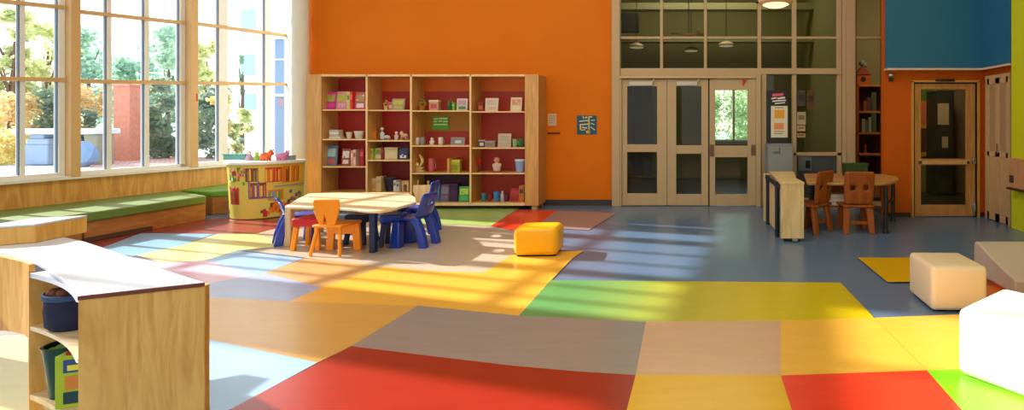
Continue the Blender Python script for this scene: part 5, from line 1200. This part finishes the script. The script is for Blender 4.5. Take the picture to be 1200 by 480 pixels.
tree(54, 21, 185, 14, 52, L_yg, 'tall yellow-green tree with sparse leaves behind the stone table', n=1500, leaf=.16)
tree(-35, 20, 185, 8, 50, L_aut, 'autumn tree outside the window beyond the left edge', n=900, leaf=.18)
tree(14, 17.6, 185, 108, 50, L_aut, 'low autumn coloured shrub behind the lawn at the left window', 'shrub', 1100, .11, trunk=False)
tree(52, 18.4, 185, 100, 44, L_dk, 'dark green shrub behind the stone table', 'shrub', 1200, .12, trunk=False)
tree(6, 16.6, 188, 152, 40, L_yel, 'low bright yellow shrub beside the lawn', 'shrub', 700, .09, trunk=False)
tree(103, 19.5, 185, 98, 40, L_aut, 'autumn orange shrub at the left of the middle window', 'shrub', 1200, .12, trunk=False)
tree(96, 18.7, 185, 118, 26, L_dk, 'small dark shrub behind the stone table, left of the middle window', 'shrub', 800, .11, trunk=False)
tree(163, 19.2, 185, 94, 34, L_yel, 'yellow autumn shrub right of the brick pillar', 'shrub', 1100, .12, trunk=False)
tree(197, 19.4, 185, 92, 44, L_dk, 'large dark green shrub at the right of the middle window', 'shrub', 1500, .13, trunk=False)
tree(243, 19.2, 185, 96, 44, L_dk, 'dark shrub filling the lower left pane beside the red alarm point', 'shrub', 1500, .12, trunk=False)
tree(258, 18.6, 185, 92, 20, L_yel, 'narrow yellow shrub beside the white building', 'shrub', 700, .11, trunk=False)
tree(104, 30, 170, 28, 48, L_teal, 'pale teal-green tree leftmost in the middle window', n=1700, leaf=.24)
tree(150, 33.5, 170, 44, 52, L_teal, 'pale teal-green tree in the centre of the middle window', n=1700, leaf=.24)
tree(196, 29, 170, 26, 46, L_teal, 'pale teal-green tree at the right of the middle window', n=1700, leaf=.24)
tree(128, 36, 170, 48, 50, L_teal, 'farther tree between the left and centre teal trees', n=1200, leaf=.26)
tree(174, 40, 170, 50, 50, L_teal, 'farther tree between the centre and right teal trees', n=1200, leaf=.26)
tree(245, 28, 170, 38, 40, L_yg, 'pale yellow-green tree left of the white building', n=1400, leaf=.22)
tree(283, 25, 170, 58, 9, L_teal, 'slim conical cypress in front of the white building', n=900, leaf=.12, shape='cone')
tree(284, 20, 185, 128, 22, L_yg, 'low pale shrub in front of the white building', 'shrub', 600, .1, trunk=False)
tree(850, 17.0, 190, 100, 60, L_hedge, 'leafy hedge shrub seen through the corridor window, left part', 'shrub', 1600, .10, trunk=False)
tree(880, 17.6, 190, 92, 50, L_hedge, 'leafy hedge shrub seen through the corridor window, right part', 'shrub', 1400, .10, trunk=False)

# ================================================================ LIGHT
wd = bpy.data.worlds.new('World'); bpy.context.scene.world = wd; wd.use_nodes = True
nt = wd.node_tree; bg = nt.nodes['Background']
tc = nt.nodes.new('ShaderNodeTexCoord'); sp = nt.nodes.new('ShaderNodeSeparateXYZ'); nt.links.new(tc.outputs['Generated'], sp.inputs[0])
rp = nt.nodes.new('ShaderNodeValToRGB'); rp.color_ramp.elements[0].position = 0; rp.color_ramp.elements[0].color = (1, .97, .92, 1); rp.color_ramp.elements[1].position = .8; rp.color_ramp.elements[1].color = (.62, .8, 1, 1)
nt.links.new(sp.outputs['Z'], rp.inputs[0]); nt.links.new(rp.outputs[0], bg.inputs['Color']); bg.inputs['Strength'].default_value = 2.3
s = bpy.data.lights.new('Sun', 'SUN'); s.energy = 11; s.angle = math.radians(.9); s.color = (1, .95, .87)
so = bpy.data.objects.new('Sun', s); C.objects.link(so)
el = math.radians(28); az = Vector((1, -.28, 0)).normalized()
d = Vector((az.x*math.cos(el), az.y*math.cos(el), -math.sin(el))); so.rotation_euler = d.to_track_quat('-Z', 'Y').to_euler()
def area(name, loc, size, e, col=(1, .9, .76)):
    l = bpy.data.lights.new(name, 'AREA'); l.shape = 'RECTANGLE'; l.size, l.size_y = size; l.energy = e; l.color = col
    o = bpy.data.objects.new(name, l); C.objects.link(o); o.location = loc; return o
area('CeilingFill', (-2.5, 4, 6.8), (4, 4), 200)  # added fill under the unseen ceiling, no fixture there
area('CeilingFillRight', (2.2, 4.5, 6.8), (2.5, 4), 40)  # weak added fill for the right half of the room
area('FrontFill', (-2.0, -1.0, 6.8), (4, 2), 110)  # fill added behind the camera to brighten surfaces facing it
area('CorridorFill', (.3, 11.5, 5.0), (3, 1), 110, (1, .88, .66))  # added fill to lift the corridor behind the glazing, separate from its pendants
sl = area('StoreFill', (3.8, 8.7, 3.8), (.8, .6), 55, (1, .84, .6)); sl.rotation_euler = (.75, 0, 0)  # unseen fill added and tilted to brighten the storage shelf

# ================================================================ CAMERA
cam = bpy.data.cameras.new('Camera'); co = bpy.data.objects.new('Camera', cam); C.objects.link(co)
co.location = (0, 0, H); co.rotation_euler = (math.pi/2, 0, 0)
cam.sensor_width = 36; cam.lens = F/1200*36
cam.shift_x = -(CX-600)/1200; cam.shift_y = -(240-CY)/1200
cam.clip_start = .05; cam.clip_end = 300
sc = bpy.context.scene; sc.camera = co
sc.view_settings.view_transform = 'Standard'; sc.view_settings.look = 'None'; sc.view_settings.exposure = 0
sc.cycles.max_bounces = 8; sc.cycles.transparent_max_bounces = 16
